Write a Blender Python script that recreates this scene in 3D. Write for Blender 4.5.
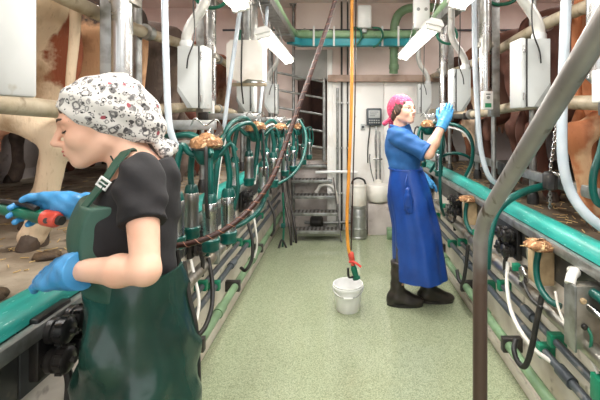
import bpy, bmesh, math, random
import numpy as np
from mathutils import Vector, Matrix, Euler
random.seed(7); np.random.seed(7)
R = math.radians
scene = bpy.context.scene
COL = scene.collection
for o in list(bpy.data.objects): bpy.data.objects.remove(o)

# ------------------------------------------------------------------ camera
F_PX, CX, CY, EYE = 400.0, 342.0, 118.0, 1.5     # focal length and vanishing point in 600x400 pixels
cam_d = bpy.data.cameras.new('camera'); cam = bpy.data.objects.new('camera', cam_d); COL.objects.link(cam)
cam.location = (0, 0, EYE); cam.rotation_euler = (R(90), 0, 0)
cam_d.sensor_width = 36; cam_d.lens = 24
cam_d.shift_x = -(CX-300)/600; cam_d.shift_y = -(200-CY)/600
cam_d.clip_start = .02
scene.camera = cam
# ------------------------------------------------------------------ world, exposure
w = bpy.data.worlds.new('world'); scene.world = w; w.use_nodes = True
bg = w.node_tree.nodes['Background']; bg.inputs[0].default_value = (.97, .985, 1.0, 1); bg.inputs[1].default_value = 1.0
vs = scene.view_settings; vs.view_transform = 'Standard'; vs.look = 'None'; vs.gamma = 1; vs.use_curve_mapping = False
vs.exposure = 0.76
LAMP_W = 11.0        # each fluorescent batten
CEIL_W = 17.0        # ceiling battens added out of view as fill light

def P(px, py, y):    # a pixel at a known distance
    return Vector(((px-CX)/F_PX*y, y, EYE-(py-CY)/F_PX*y))

# ------------------------------------------------------------------ materials
def lin(h):
    h = h.lstrip('#'); c = [int(h[i:i+2], 16)/255 for i in (0, 2, 4)]
    return tuple((v/12.92 if v <= .04045 else ((v+.055)/1.055)**2.4) for v in c)+(1,)
MATS = {}
def mat(name, col, rough=.5, metal=0, col2=None, scale=8, lo=.45, hi=.65, bump=0, bscale=60, spec=.5,
        trans=0, emit=0, alpha=1, coat=0, stretch=None, detail=4, col3=None, scale3=40, lo3=.6, hi3=.7, sss=0, rough2=None):
    if name in MATS: return MATS[name]
    m = bpy.data.materials.new(name); MATS[name] = m; m.use_nodes = True
    nt = m.node_tree; N = nt.nodes; Lk = nt.links
    b = N['Principled BSDF']
    b.inputs['Base Color'].default_value = lin(col); b.inputs['Roughness'].default_value = rough
    b.inputs['Metallic'].default_value = metal; b.inputs['Specular IOR Level'].default_value = spec
    b.inputs['Transmission Weight'].default_value = trans; b.inputs['Alpha'].default_value = alpha
    b.inputs['Coat Weight'].default_value = coat; b.inputs['Subsurface Weight'].default_value = sss
    if sss: b.inputs['Subsurface Radius'].default_value = (.012, .005, .003); b.inputs['Subsurface Scale'].default_value = 1
    if emit:
        b.inputs['Emission Color'].default_value = lin(col); b.inputs['Emission Strength'].default_value = emit
    tc = N.new('ShaderNodeTexCoord'); vec = tc.outputs['Object']
    if stretch:
        mp = N.new('ShaderNodeMapping'); mp.inputs['Scale'].default_value = stretch
        Lk.new(vec, mp.inputs['Vector']); vec = mp.outputs['Vector']
    prev = None
    if col2:
        nz = N.new('ShaderNodeTexNoise'); nz.inputs['Scale'].default_value = scale; nz.inputs['Detail'].default_value = detail
        Lk.new(vec, nz.inputs['Vector'])
        mr = N.new('ShaderNodeMapRange'); mr.inputs[1].default_value = lo; mr.inputs[2].default_value = hi
        Lk.new(nz.outputs['Fac'], mr.inputs[0])
        mx = N.new('ShaderNodeMix'); mx.data_type = 'RGBA'
        mx.inputs[6].default_value = lin(col); mx.inputs[7].default_value = lin(col2)
        Lk.new(mr.outputs[0], mx.inputs[0]); prev = mx.outputs[2]
        if rough2 is not None:
            rr = N.new('ShaderNodeMapRange'); rr.inputs[3].default_value = rough; rr.inputs[4].default_value = rough2
            Lk.new(mr.outputs[0], rr.inputs[0]); Lk.new(rr.outputs[0], b.inputs['Roughness'])
    if col3:
        nz = N.new('ShaderNodeTexNoise'); nz.inputs['Scale'].default_value = scale3; nz.inputs['Detail'].default_value = 3
        Lk.new(vec, nz.inputs['Vector'])
        mr = N.new('ShaderNodeMapRange'); mr.inputs[1].default_value = lo3; mr.inputs[2].default_value = hi3
        Lk.new(nz.outputs['Fac'], mr.inputs[0])
        mx = N.new('ShaderNodeMix'); mx.data_type = 'RGBA'
        if prev: Lk.new(prev, mx.inputs[6])
        else: mx.inputs[6].default_value = lin(col)
        mx.inputs[7].default_value = lin(col3)
        Lk.new(mr.outputs[0], mx.inputs[0]); prev = mx.outputs[2]
    if prev: Lk.new(prev, b.inputs['Base Color'])
    if bump:
        nz = N.new('ShaderNodeTexNoise'); nz.inputs['Scale'].default_value = bscale; nz.inputs['Detail'].default_value = 4
        Lk.new(vec, nz.inputs['Vector'])
        bp = N.new('ShaderNodeBump'); bp.inputs['Strength'].default_value = bump; bp.inputs['Distance'].default_value = .01
        Lk.new(nz.outputs['Fac'], bp.inputs['Height']); Lk.new(bp.outputs['Normal'], b.inputs['Normal'])
    return m

mat('floor_green', '#a0a88a', .11, col2='#7d8668', scale=130, lo=.42, hi=.64, bump=.03, bscale=4, col3='#bcc2a4', scale3=210, lo3=.54, hi3=.66, spec=.5)
mat('wall_cream', '#e2d9cc', .55, col2='#beb0a0', scale=4, lo=.45, hi=.75, col3='#7d6d5c', scale3=14, lo3=.64, hi3=.8, bump=.15, bscale=25)
mat('wall_pink', '#f2e0d8', .7, col2='#e6d0c7', scale=2, bump=.05)
mat('wall_white', '#f2efea', .35, col2='#d9cfc4', scale=3, lo=.55, hi=.8, col3='#a08a75', scale3=9, lo3=.7, hi3=.8)
mat('ceil', '#f8ece6', .75, col2='#f0e0d8', scale=1.5)
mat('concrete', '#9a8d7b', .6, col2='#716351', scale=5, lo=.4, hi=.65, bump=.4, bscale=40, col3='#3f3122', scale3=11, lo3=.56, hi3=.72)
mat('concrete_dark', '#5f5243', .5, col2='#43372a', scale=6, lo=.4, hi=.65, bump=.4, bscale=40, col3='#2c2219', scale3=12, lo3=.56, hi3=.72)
mat('panel_grey', '#d2c8c3', .6, col2='#b3a8a2', scale=3, col3='#6b5a4a', scale3=10, lo3=.6, hi3=.8)
mat('steel', '#bcbcba', .22, 1, col2='#9a9893', scale=6, bump=.02, rough2=.4)
mat('steel_dirty', '#b9b6ae', .35, 1, col2='#8d8170', scale=9, lo=.45, hi=.7, rough2=.6)
mat('galv', '#a9aaa8', .42, .8, col2='#85857f', scale=14, lo=.4, hi=.65, bump=.05, bscale=50)
mat('galv_dirty', '#bfb29b', .5, .15, col2='#937f60', scale=7, lo=.4, hi=.7, col3='#6d5a40', scale3=16, lo3=.6, hi3=.75, bump=.15)
mat('hand_rail', '#a3a09c', .4, .4, col2='#86817c', scale=6, lo=.4, hi=.7, col3='#57493f', scale3=25, lo3=.62, hi3=.72, stretch=(1, 1, .5), bump=.05)
mat('hand_post', '#5d4c43', .5, .35, col2='#4a3c35', scale=7, lo=.4, hi=.7, col3='#7d6d62', scale3=18, lo3=.6, hi3=.75, stretch=(1, 1, .4), bump=.08)
mat('galv_pale', '#c3c2bd', .42, .3, col2='#aaa8a0', scale=6, col3='#8a8273', scale3=16, lo3=.64, hi3=.78)
mat('kerb_plate', '#5f605f', .45, .5, col2='#4e4f4e', scale=6, col3='#8a8273', scale3=15, lo3=.6, hi3=.75)
mat('teal', '#2a9a8e', .35, col2='#1c8177', scale=5, lo=.4, hi=.7, col3='#a8d8d0', scale3=30, lo3=.66, hi3=.72, bump=.05, stretch=(6, 1, 6))
mat('teal_pipe', '#3fa8b4', .4, col2='#2d8f9c', scale=4)
mat('teal_rubber', '#07554c', .3, col2='#053f39', scale=10, spec=.5)
mat('green_rubber', '#12694f', .35, col2='#0c5240', scale=8)
mat('green_pvc', '#9fbf95', .4, col2='#82a77c', scale=4, col3='#6d8265', scale3=12, lo3=.62, hi3=.75)
mat('green_pvc_dark', '#7d9a76', .4, col2='#66805f', scale=4)
mat('grey_pvc', '#4c5257', .4, col2='#3a3f44', scale=5, col3='#8f877b', scale3=14, lo3=.62, hi3=.75)
mat('green_clip', '#0f7a5a', .4)
mat('black_plastic', '#1c1b1b', .35, col2='#2b2724', scale=10, spec=.5)
mat('black_rubber', '#1d1c1b', .5, col2='#34302b', scale=12)
mat('hose_clear', '#dfe8ef', .15, col2='#cdd8e2', scale=5, alpha=1, trans=.35, spec=.5)
mat('hose_white', '#e4e1da', .35, col2='#cfc8bc', scale=6)
mat('grey_box', '#bdbfbd', .4, col2='#adaeaa', scale=3, col3='#a7a296', scale3=18, lo3=.68, hi3=.8)
mat('grey_box_dark', '#9a9c9a', .45, col2='#868783', scale=5)
mat('white_plastic', '#f3f3f1', .35, col2='#e6e5e1', scale=4)
mat('white_dirty', '#ece7df', .45, col2='#d0c4b4', scale=5, lo=.5, hi=.75)
mat('label_green', '#2f8f62', .4); mat('label_red', '#c8403a', .4); mat('label_dark', '#2a2f33', .3)
mat('orange_hose', '#e39a3c', .4, col2='#cf8430', scale=6)
mat('red_plastic', '#d8433a', .4); mat('red_orange', '#e05a48', .4, col2='#c24435', scale=20)
mat('straw_cake', '#a57850', .85, col2='#6b4629', scale=25, lo=.4, hi=.6, bump=.9, bscale=60, col3='#d9b88e', scale3=45, lo3=.56, hi3=.66)
mat('straw', '#c9ab78', .8, col2='#9c8052', scale=30); mat('dung', '#4d3a24', .75, col2='#34261a', scale=20, bump=.6)
mat('tube_light', '#fffaf0', .3, emit=6)
mat('lamp_body', '#f4f3ef', .35)
mat('can_metal', '#b9bab8', .38, .85, col2='#9a9994', scale=8)
mat('ladder', '#55504b', .45, .6, col2='#4f4a45', scale=12, col3='#8d8274', scale3=20, lo3=.6, hi3=.72)
mat('dark_steel', '#3d3a38', .45, .5, col2='#55504b', scale=8)
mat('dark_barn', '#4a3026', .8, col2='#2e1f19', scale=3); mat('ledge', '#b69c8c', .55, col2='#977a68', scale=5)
mat('grey_board', '#a9a7a2', .5, col2='#96938c', scale=3)
# clothing, skin
mat('skin', '#e5b79d', .5, col2='#dca88d', scale=9, sss=.1); mat('lips', '#c0665c', .4); mat('hair', '#4a3427', .55, col2='#382619', scale=60, stretch=(1, 1, .2))
mat('glove', '#4a98cf', .36, col2='#3d8ac2', scale=12, bump=.35, bscale=28, spec=.5)
mat('shirt_black', '#1d1b1d', .85, col2='#171517', scale=12, bump=.3, bscale=14)
mat('apron_green', '#1b3b32', .24, col2='#163029', scale=6, bump=.3, bscale=11, spec=.6)
mat('apron_bib', '#2c5244', .5, col2='#26483c', scale=6, bump=.15, bscale=14)
mat('trousers', '#55534f', .8, col2='#474540', scale=8)
mat('shirt_blue', '#25609f', .7, col2='#1d528c', scale=9, bump=.4, bscale=16)
mat('apron_blue', '#1d4a9e', .34, col2='#183f8c', scale=7, bump=.3, bscale=10, spec=.5)
mat('boot', '#2a2522', .35, col2='#3b342f', scale=10); mat('eye_white', '#efe9e4', .2); mat('iris', '#3a2d24', .2)
mat('buckle', '#e8e8e4', .3, .3)

def voronoi_print(name, base, cols, scale, lo=.32, stretch=None):
    """printed cotton: round motifs of several colours on a base"""
    m = bpy.data.materials.new(name); MATS[name] = m; m.use_nodes = True
    nt = m.node_tree; N = nt.nodes; Lk = nt.links; b = N['Principled BSDF']; b.inputs['Roughness'].default_value = .8
    tc = N.new('ShaderNodeTexCoord'); nz = N.new('ShaderNodeTexNoise'); nz.inputs['Scale'].default_value = scale*1.7
    Lk.new(tc.outputs['Object'], nz.inputs['Vector'])
    ad = N.new('ShaderNodeMix'); ad.data_type = 'VECTOR'; ad.inputs[0].default_value = .012
    Lk.new(tc.outputs['Object'], ad.inputs[4]); Lk.new(nz.outputs['Color'], ad.inputs[5])
    prev = None
    for i, (c, sc, rad, ring) in enumerate(cols):
        mp = N.new('ShaderNodeMapping'); mp.inputs['Location'].default_value = (i*.37, i*.21, i*.53)
        Lk.new(ad.outputs[1], mp.inputs['Vector'])
        v = N.new('ShaderNodeTexVoronoi'); v.inputs['Scale'].default_value = sc; v.inputs['Randomness'].default_value = .8
        Lk.new(mp.outputs[0], v.inputs['Vector'])
        mr = N.new('ShaderNodeMapRange'); mr.inputs[1].default_value = rad; mr.inputs[2].default_value = rad*.85
        Lk.new(v.outputs['Distance'], mr.inputs[0]); fac = mr.outputs[0]
        if ring:
            m2 = N.new('ShaderNodeMapRange'); m2.inputs[1].default_value = rad*.5; m2.inputs[2].default_value = rad*.62
            Lk.new(v.outputs['Distance'], m2.inputs[0])
            mu = N.new('ShaderNodeMath'); mu.operation = 'MULTIPLY'; Lk.new(fac, mu.inputs[0]); Lk.new(m2.outputs[0], mu.inputs[1]); fac = mu.outputs[0]
        mx = N.new('ShaderNodeMix'); mx.data_type = 'RGBA'
        if prev: Lk.new(prev, mx.inputs[6])
        else: mx.inputs[6].default_value = lin(base)
        mx.inputs[7].default_value = lin(c); Lk.new(fac, mx.inputs[0]); prev = mx.outputs[2]
    Lk.new(prev, b.inputs['Base Color'])
    return m
voronoi_print('scarf_print', '#d6d2cc', [('#6d6a69', 32, .42, True), ('#4a4748', 36, .27, False), ('#8d8a88', 55, .38, True), ('#9a4850', 24, .17, False), ('#2a2829', 90, .24, False)], 40)
voronoi_print('bandana_pink', '#d2476a', [('#e98aa3', 60, .3, False), ('#b52d52', 45, .25, False)], 40)

def hide_mat(name, base, patch, dirt, scale, lo, hi, seed, spots=()):
    """cow hide: large soft patches, hair grain and dried dirt"""
    m = bpy.data.materials.new(name); MATS[name] = m; m.use_nodes = True
    nt = m.node_tree; N = nt.nodes; Lk = nt.links; b = N['Principled BSDF']; b.inputs['Roughness'].default_value = .75
    tc = N.new('ShaderNodeTexCoord'); mp = N.new('ShaderNodeMapping'); mp.inputs['Location'].default_value = (seed*1.7, seed*.9, seed*2.3)
    Lk.new(tc.outputs['Object'], mp.inputs['Vector'])
    def layer(prev, c, sc, a, z, det, st=None, rough=.5):
        v = mp.outputs[0]
        if st:
            q = N.new('ShaderNodeMapping'); q.inputs['Scale'].default_value = st; Lk.new(v, q.inputs['Vector']); v = q.outputs[0]
        nz = N.new('ShaderNodeTexNoise'); nz.inputs['Scale'].default_value = sc; nz.inputs['Detail'].default_value = det; nz.inputs['Roughness'].default_value = rough
        Lk.new(v, nz.inputs['Vector'])
        mr = N.new('ShaderNodeMapRange'); mr.inputs[1].default_value = a; mr.inputs[2].default_value = z; Lk.new(nz.outputs['Fac'], mr.inputs[0])
        mx = N.new('ShaderNodeMix'); mx.data_type = 'RGBA'
        if prev is None: mx.inputs[6].default_value = lin(base)
        else: Lk.new(prev, mx.inputs[6])
        mx.inputs[7].default_value = lin(c); Lk.new(mr.outputs[0], mx.inputs[0]); return mx.outputs[2], nz.outputs['Fac']
    c, _ = layer(None, patch, scale, lo, hi, 5, None, .55)
    for (cen, rad, scol) in spots:                       # a patch with its own place on the hide and a ragged edge
        nz = N.new('ShaderNodeTexNoise'); nz.inputs['Scale'].default_value = 9; nz.inputs['Detail'].default_value = 5; Lk.new(mp.outputs[0], nz.inputs['Vector'])
        q = N.new('ShaderNodeMapping'); q.vector_type = 'TEXTURE'; q.inputs['Location'].default_value = cen; q.inputs['Scale'].default_value = rad; Lk.new(tc.outputs['Object'], q.inputs['Vector'])
        ln = N.new('ShaderNodeVectorMath'); ln.operation = 'LENGTH'; Lk.new(q.outputs[0], ln.inputs[0])
        ma = N.new('ShaderNodeMath'); ma.operation = 'MULTIPLY_ADD'; ma.inputs[1].default_value = .9; Lk.new(nz.outputs['Fac'], ma.inputs[0]); Lk.new(ln.outputs['Value'], ma.inputs[2])
        mr = N.new('ShaderNodeMapRange'); mr.inputs[1].default_value = 1.5; mr.inputs[2].default_value = 1.38; Lk.new(ma.outputs[0], mr.inputs[0])
        mx = N.new('ShaderNodeMix'); mx.data_type = 'RGBA'; Lk.new(c, mx.inputs[6]); mx.inputs[7].default_value = lin(scol); Lk.new(mr.outputs[0], mx.inputs[0]); c = mx.outputs[2]
    c, _ = layer(c, dirt, 5, .56, .72, 6)
    c, g = layer(c, dirt, 90, .6, 1.0, 3, (1, 1, .3))
    Lk.new(c, b.inputs['Base Color'])
    bp = N.new('ShaderNodeBump'); bp.inputs['Strength'].default_value = .25; bp.inputs['Distance'].default_value = .01
    Lk.new(g, bp.inputs['Height']); Lk.new(bp.outputs['Normal'], b.inputs['Normal'])
    return m

# ------------------------------------------------------------------ mesh helpers
ORI = {}       # world origin of every thing, for parts given in world coordinates
def catmull(pts, per=6):
    pts = [Vector(p) for p in pts]
    if len(pts) < 3: return pts
    q = [pts[0]*2-pts[1]]+pts+[pts[-1]*2-pts[-2]]
    out = []
    for i in range(1, len(q)-2):
        p0, p1, p2, p3 = q[i-1:i+3]
        for k in range(per):
            t = k/per
            out.append(.5*((2*p1)+(p2-p0)*t+(2*p0-5*p1+4*p2-p3)*t*t+(3*p1-p0-3*p2+p3)*t**3))
    out.append(pts[-1]); return out
def frames(pts):
    n = len(pts); T = []
    for i in range(n):
        a = pts[max(0, i-1)]; b = pts[min(n-1, i+1)]; T.append((b-a).normalized())
    u = T[0].orthogonal().normalized(); fr = []
    for i in range(n):
        if i:
            ax = T[i-1].cross(T[i])
            if ax.length > 1e-6: u = Matrix.Rotation(T[i-1].angle(T[i]), 3, ax.normalized()) @ u
        u = (u-T[i]*u.dot(T[i])).normalized()
        fr.append((T[i], u, T[i].cross(u)))
    return fr
class MB:
    def __init__(s): s.v = []; s.f = []
    def add(s, vs, fs):
        o = len(s.v); s.v += [Vector(p) for p in vs]; s.f += [tuple(i+o for i in f) for f in fs]; return s
    def box(s, c, size, bev=0, rot=None):
        bm = bmesh.new(); bmesh.ops.create_cube(bm, size=1)
        bmesh.ops.scale(bm, vec=size, verts=bm.verts)
        if bev: bmesh.ops.bevel(bm, geom=bm.edges[:], offset=bev, segments=2, affect='EDGES', profile=.5)
        M = Matrix.Translation(Vector(c))
        if rot is not None: M = M @ (rot.to_4x4() if isinstance(rot, Matrix) else Euler(rot).to_matrix().to_4x4())
        bm.verts.index_update()
        s.add([M @ v.co for v in bm.verts], [[v.index for v in f.verts] for f in bm.faces]); bm.free(); return s
    def bx(s, x0, x1, y0, y1, z0, z1, bev=0):
        return s.box(((x0+x1)/2, (y0+y1)/2, (z0+z1)/2), (x1-x0, y1-y0, z1-z0), bev)
    def tube(s, pts, r, n=10, smooth=True, per=6, ell=1.0):
        pts = catmull(pts, per) if smooth else [Vector(p) for p in pts]
        fr = frames(pts); m = len(pts); vs = []; fs = []
        for i, p in enumerate(pts):
            t, u, w_ = fr[i]; rr = r(i/(m-1)) if callable(r) else r
            for k in range(n):
                a = 2*math.pi*k/n; vs.append(p+u*math.cos(a)*rr+w_*math.sin(a)*rr*ell)
        for i in range(m-1):
            for k in range(n):
                k2 = (k+1) % n; fs.append((i*n+k, i*n+k2, (i+1)*n+k2, (i+1)*n+k))
        fs.append(tuple(range(n-1, -1, -1))); fs.append(tuple((m-1)*n+k for k in range(n)))
        return s.add(vs, fs)
    def cyl(s, a, b, r, n=16): return s.tube([a, b], r, n, False)
    def lathe(s, prof, o, axis=(0, 0, 1), n=20):
        """prof: (radius, height along axis)"""
        ax = Vector(axis).normalized(); u = ax.orthogonal().normalized(); w_ = ax.cross(u); o = Vector(o); vs = []; fs = []
        for (r, h) in prof:
            for k in range(n):
                a = 2*math.pi*k/n; vs.append(o+ax*h+(u*math.cos(a)+w_*math.sin(a))*max(r, 1e-4))
        m = len(prof)
        for i in range(m-1):
            for k in range(n):
                k2 = (k+1) % n; fs.append((i*n+k, i*n+k2, (i+1)*n+k2, (i+1)*n+k))
        fs.append(tuple(range(n-1, -1, -1))); fs.append(tuple((m-1)*n+k for k in range(n)))
        return s.add(vs, fs)
    def ell(s, c, rad, n=12, m=8, rot=None):
        c = Vector(c); vs = []; fs = []
        Mr = Euler(rot).to_matrix() if rot else Matrix.Identity(3)
        for i in range(m+1):
            th = math.pi*i/m
            for k in range(n):
                a = 2*math.pi*k/n
                vs.append(c+Mr @ Vector((rad[0]*math.sin(th)*math.cos(a), rad[1]*math.sin(th)*math.sin(a), rad[2]*math.cos(th))))
        for i in range(m):
            for k in range(n):
                k2 = (k+1) % n; fs.append((i*n+k, (i+1)*n+k, (i+1)*n+k2, i*n+k2))
        return s.add(vs, fs)
    def prism(s, poly, a, b):
        """poly: list of points (Vectors) of one face; extruded by the vector b-a"""
        d = Vector(b)-Vector(a); n = len(poly); vs = [Vector(p)+Vector(a) for p in poly]; vs += [p+d for p in vs]
        fs = [tuple(range(n-1, -1, -1)), tuple(range(n, 2*n))]+[(i, (i+1) % n, n+(i+1) % n, n+i) for i in range(n)]
        return s.add(vs, fs)
    def mesh(s, name, m, origin=(0, 0, 0), ang=38):
        me = bpy.data.meshes.new(name); o = Vector(origin)
        me.from_pydata([v-o for v in s.v], [], s.f); me.update()
        bm = bmesh.new(); bm.from_mesh(me); bmesh.ops.recalc_face_normals(bm, faces=bm.faces); bm.to_mesh(me); bm.free()
        me.polygons.foreach_set('use_smooth', [True]*len(me.polygons)); me.set_sharp_from_angle(angle=R(ang))
        me.materials.append(MATS[m]); return me
    def build(s, name, m, parent=None, ang=38):
        o = ORI[parent.name] if parent else Vector((0, 0, 0))
        if not parent:
            lo = Vector([min(v[i] for v in s.v) for i in range(3)]); hi = Vector([max(v[i] for v in s.v) for i in range(3)])
            o = Vector(((lo.x+hi.x)/2, (lo.y+hi.y)/2, lo.z))
        ob = bpy.data.objects.new(name, s.mesh(name, m, o, ang)); COL.objects.link(ob)
        if parent: ob.parent = parent
        else: ob.location = o
        ORI[ob.name] = o; return ob
def tag(o, label, cat, group=None):
    o['label'] = label; o['category'] = cat
    if group: o['group'] = group
    return o
def struct(o): o['kind'] = 'structure'; return o
def thing(name, label, cat, loc, group=None):
    o = bpy.data.objects.new(name, None); COL.objects.link(o); o.location = loc; o.empty_display_size = .1
    ORI[o.name] = Vector(loc); tag(o, label, cat, group); return o
def dup(root, loc, label=None, rotz=0, group=None):
    r = root.copy(); COL.objects.link(r); r.location = loc; r.rotation_euler = (0, 0, rotz); ORI[r.name] = Vector(loc)
    if label: r['label'] = label
    if group: r['group'] = group
    for ch in list(root.children):
        c = ch.copy(); COL.objects.link(c); c.parent = r; ORI[c.name] = Vector(loc)
        for g in list(ch.children):
            d = g.copy(); COL.objects.link(d); d.parent = c
    return r

# ------------------------------------------------------------------ smooth solids: distance fields meshed with surface nets
def cap(p0, p1, r0, r1=None, k=.03, sub=False): return dict(t='c', p0=np.array(p0, float), p1=np.array(p1, float), r0=r0, r1=r0 if r1 is None else r1, k=k, sub=sub)
def ell(c, r, rot=None, k=.03, sub=False):
    return dict(t='e', c=np.array(c, float), r=np.array(r, float), rot=np.array(rot.to_3x3() if rot is not None else Matrix.Identity(3)), k=k, sub=sub)
def xf(prims, M):
    out = []; R3 = np.array(M.to_3x3())
    for p in prims:
        q = dict(p)
        for key in ('p0', 'p1', 'c'):
            if key in q: q[key] = np.array(M @ Vector(q[key]))
        if 'rot' in q: q['rot'] = R3 @ q['rot']
        out.append(q)
    return out
def bounds(prims, pad):
    lo = np.full(3, 1e9); hi = np.full(3, -1e9)
    for p in prims:
        if p['sub']: continue
        a, b = pbox(p); lo = np.minimum(lo, a); hi = np.maximum(hi, b)
    return lo-pad, hi+pad
def pbox(p):
    if p['t'] == 'c':
        return np.minimum(p['p0']-p['r0'], p['p1']-p['r1']), np.maximum(p['p0']+p['r0'], p['p1']+p['r1'])
    e = np.sqrt(((p['rot']*p['r'][None, :])**2).sum(1)); return p['c']-e, p['c']+e
def field(prims, h, infl=0, box=None):
    lo, hi = box if box else bounds(prims, infl+3*h)
    lo = np.array(lo, float); n = np.maximum(np.ceil((np.array(hi)-lo)/h).astype(int)+1, 4)
    ax = [lo[i]+h*np.arange(n[i]) for i in range(3)]
    D = np.full(n, 1e3, np.float32)
    for p in prims:
        a, b = pbox(p); pad = p['k']+infl+3*h
        i0 = np.clip(np.floor((a-pad-lo)/h).astype(int), 0, n); i1 = np.clip(np.ceil((b+pad-lo)/h).astype(int)+1, 0, n)
        if (i1 <= i0).any(): continue
        X, Y, Z = (ax[i][i0[i]:i1[i]].astype(np.float32) for i in range(3))
        X = X[:, None, None]; Y = Y[None, :, None]; Z = Z[None, None, :]
        if p['t'] == 'c':
            v = p['p1']-p['p0']; L2 = float(v @ v)+1e-12; o = p['p0']
            t = np.clip(((X-o[0])*v[0]+(Y-o[1])*v[1]+(Z-o[2])*v[2])/L2, 0, 1)
            d = np.sqrt((X-o[0]-t*v[0])**2+(Y-o[1]-t*v[1])**2+(Z-o[2]-t*v[2])**2)-(p['r0']+(p['r1']-p['r0'])*t)-infl
        else:
            c = p['c']; r = p['r']+infl; M = p['rot']
            q = [((X-c[0])*M[0, j]+(Y-c[1])*M[1, j]+(Z-c[2])*M[2, j]) for j in range(3)]
            k0 = np.sqrt(sum((q[j]/r[j])**2 for j in range(3))); k1 = np.sqrt(sum((q[j]/r[j]**2)**2 for j in range(3)))+1e-9
            d = k0*(k0-1)/k1
        sl = tuple(slice(i0[i], i1[i]) for i in range(3)); A = D[sl]; k = max(p['k'], 1e-4)
        if p['sub']:
            B = -d; hh = np.maximum(k-np.abs(A-B), 0)/k; D[sl] = np.maximum(A, B)+hh*hh*k*.25
        else:
            hh = np.maximum(k-np.abs(A-d), 0)/k; D[sl] = np.minimum(A, d)-hh*hh*k*.25
    return D, lo, ax
def nets(D, lo, h):
    S = D < 0; nx, ny, nz = D.shape
    c = [S[i:nx-1+i, j:ny-1+j, k:nz-1+k] for i in (0, 1) for j in (0, 1) for k in (0, 1)]
    cnt = sum(x.astype(np.int8) for x in c); mask = (cnt > 0) & (cnt < 8)
    idx = np.full(mask.shape, -1, np.int64); I, J, K = np.nonzero(mask); idx[mask] = np.arange(len(I))
    pos = np.zeros((len(I), 3)); num = np.zeros(len(I))
    for (a, b) in [((i, j, k), (i+(d == 0), j+(d == 1), k+(d == 2))) for d in range(3) for i in (0, 1) for j in (0, 1) for k in (0, 1) if (i, j, k)[d] == 0]:
        va = D[I+a[0], J+a[1], K+a[2]]; vb = D[I+b[0], J+b[1], K+b[2]]; m = (va < 0) != (vb < 0)
        t = np.where(m, va/np.where(m, va-vb, 1), 0)
        for q in range(3): pos[:, q] += np.where(m, a[q]+t*(b[q]-a[q]), 0)
        num += m
    pos /= num[:, None]; V = lo+h*(pos+np.stack([I, J, K], 1))
    Q = []
    for d in range(3):
        sh = [slice(None)]*3; s2 = [slice(None)]*3; sh[d] = slice(0, -1); s2[d] = slice(1, None)
        e = S[tuple(sh)] != S[tuple(s2)]; i, j, k = np.nonzero(e); p = np.stack([i, j, k], 1)
        u, v = (d+1) % 3, (d+2) % 3
        ok = (p[:, u] > 0) & (p[:, v] > 0) & (p[:, u] < D.shape[u]-1) & (p[:, v] < D.shape[v]-1); p = p[ok]
        du = np.eye(3, dtype=int)[u]; dv = np.eye(3, dtype=int)[v]
        g = lambda r: idx[r[:, 0], r[:, 1], r[:, 2]]
        q = np.stack([g(p-du-dv), g(p-dv), g(p), g(p-du)], 1)
        neg = S[p[:, 0], p[:, 1], p[:, 2]]; q[~neg] = q[~neg][:, ::-1]; Q.append(q)
    return V, np.concatenate(Q)
def raw_mesh(name, V, Q, m, origin=(0, 0, 0), smooth=0):
    V = np.asarray(V)-np.array(origin); me = bpy.data.meshes.new(name); me.vertices.add(len(V)); me.vertices.foreach_set('co', V.astype(np.float32).ravel())
    n = len(Q); me.loops.add(n*4); me.loops.foreach_set('vertex_index', Q.astype(np.int32).ravel())
    me.polygons.add(n); me.polygons.foreach_set('loop_start', np.arange(0, 4*n, 4, dtype=np.int32))
    me.update(calc_edges=True); me.validate(); me.polygons.foreach_set('use_smooth', np.ones(n, bool)); me.materials.append(MATS[m]); return me
def solid(name, prims, h, m, parent=None, infl=0, post=None, box=None, origin=None):
    D, lo, ax = field(prims, h, infl, box)
    if post is not None:
        D = post(D, ax[0][:, None, None], ax[1][None, :, None], ax[2][None, None, :]).astype(np.float32)
    for q in range(3):                                     # close at the border of the box
        s = [slice(None)]*3
        for e in (0, -1): s[q] = e; D[tuple(s)] = np.maximum(D[tuple(s)], h*.5)
    V, Q = nets(D, lo, h)
    o = Vector(origin) if origin is not None else (ORI[parent.name] if parent else Vector((0, 0, 0)))
    ob = bpy.data.objects.new(name, raw_mesh(name, V, Q, m, o)); COL.objects.link(ob)
    if parent: ob.parent = parent
    else: ob.location = o
    ORI[ob.name] = o; return ob

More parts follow.
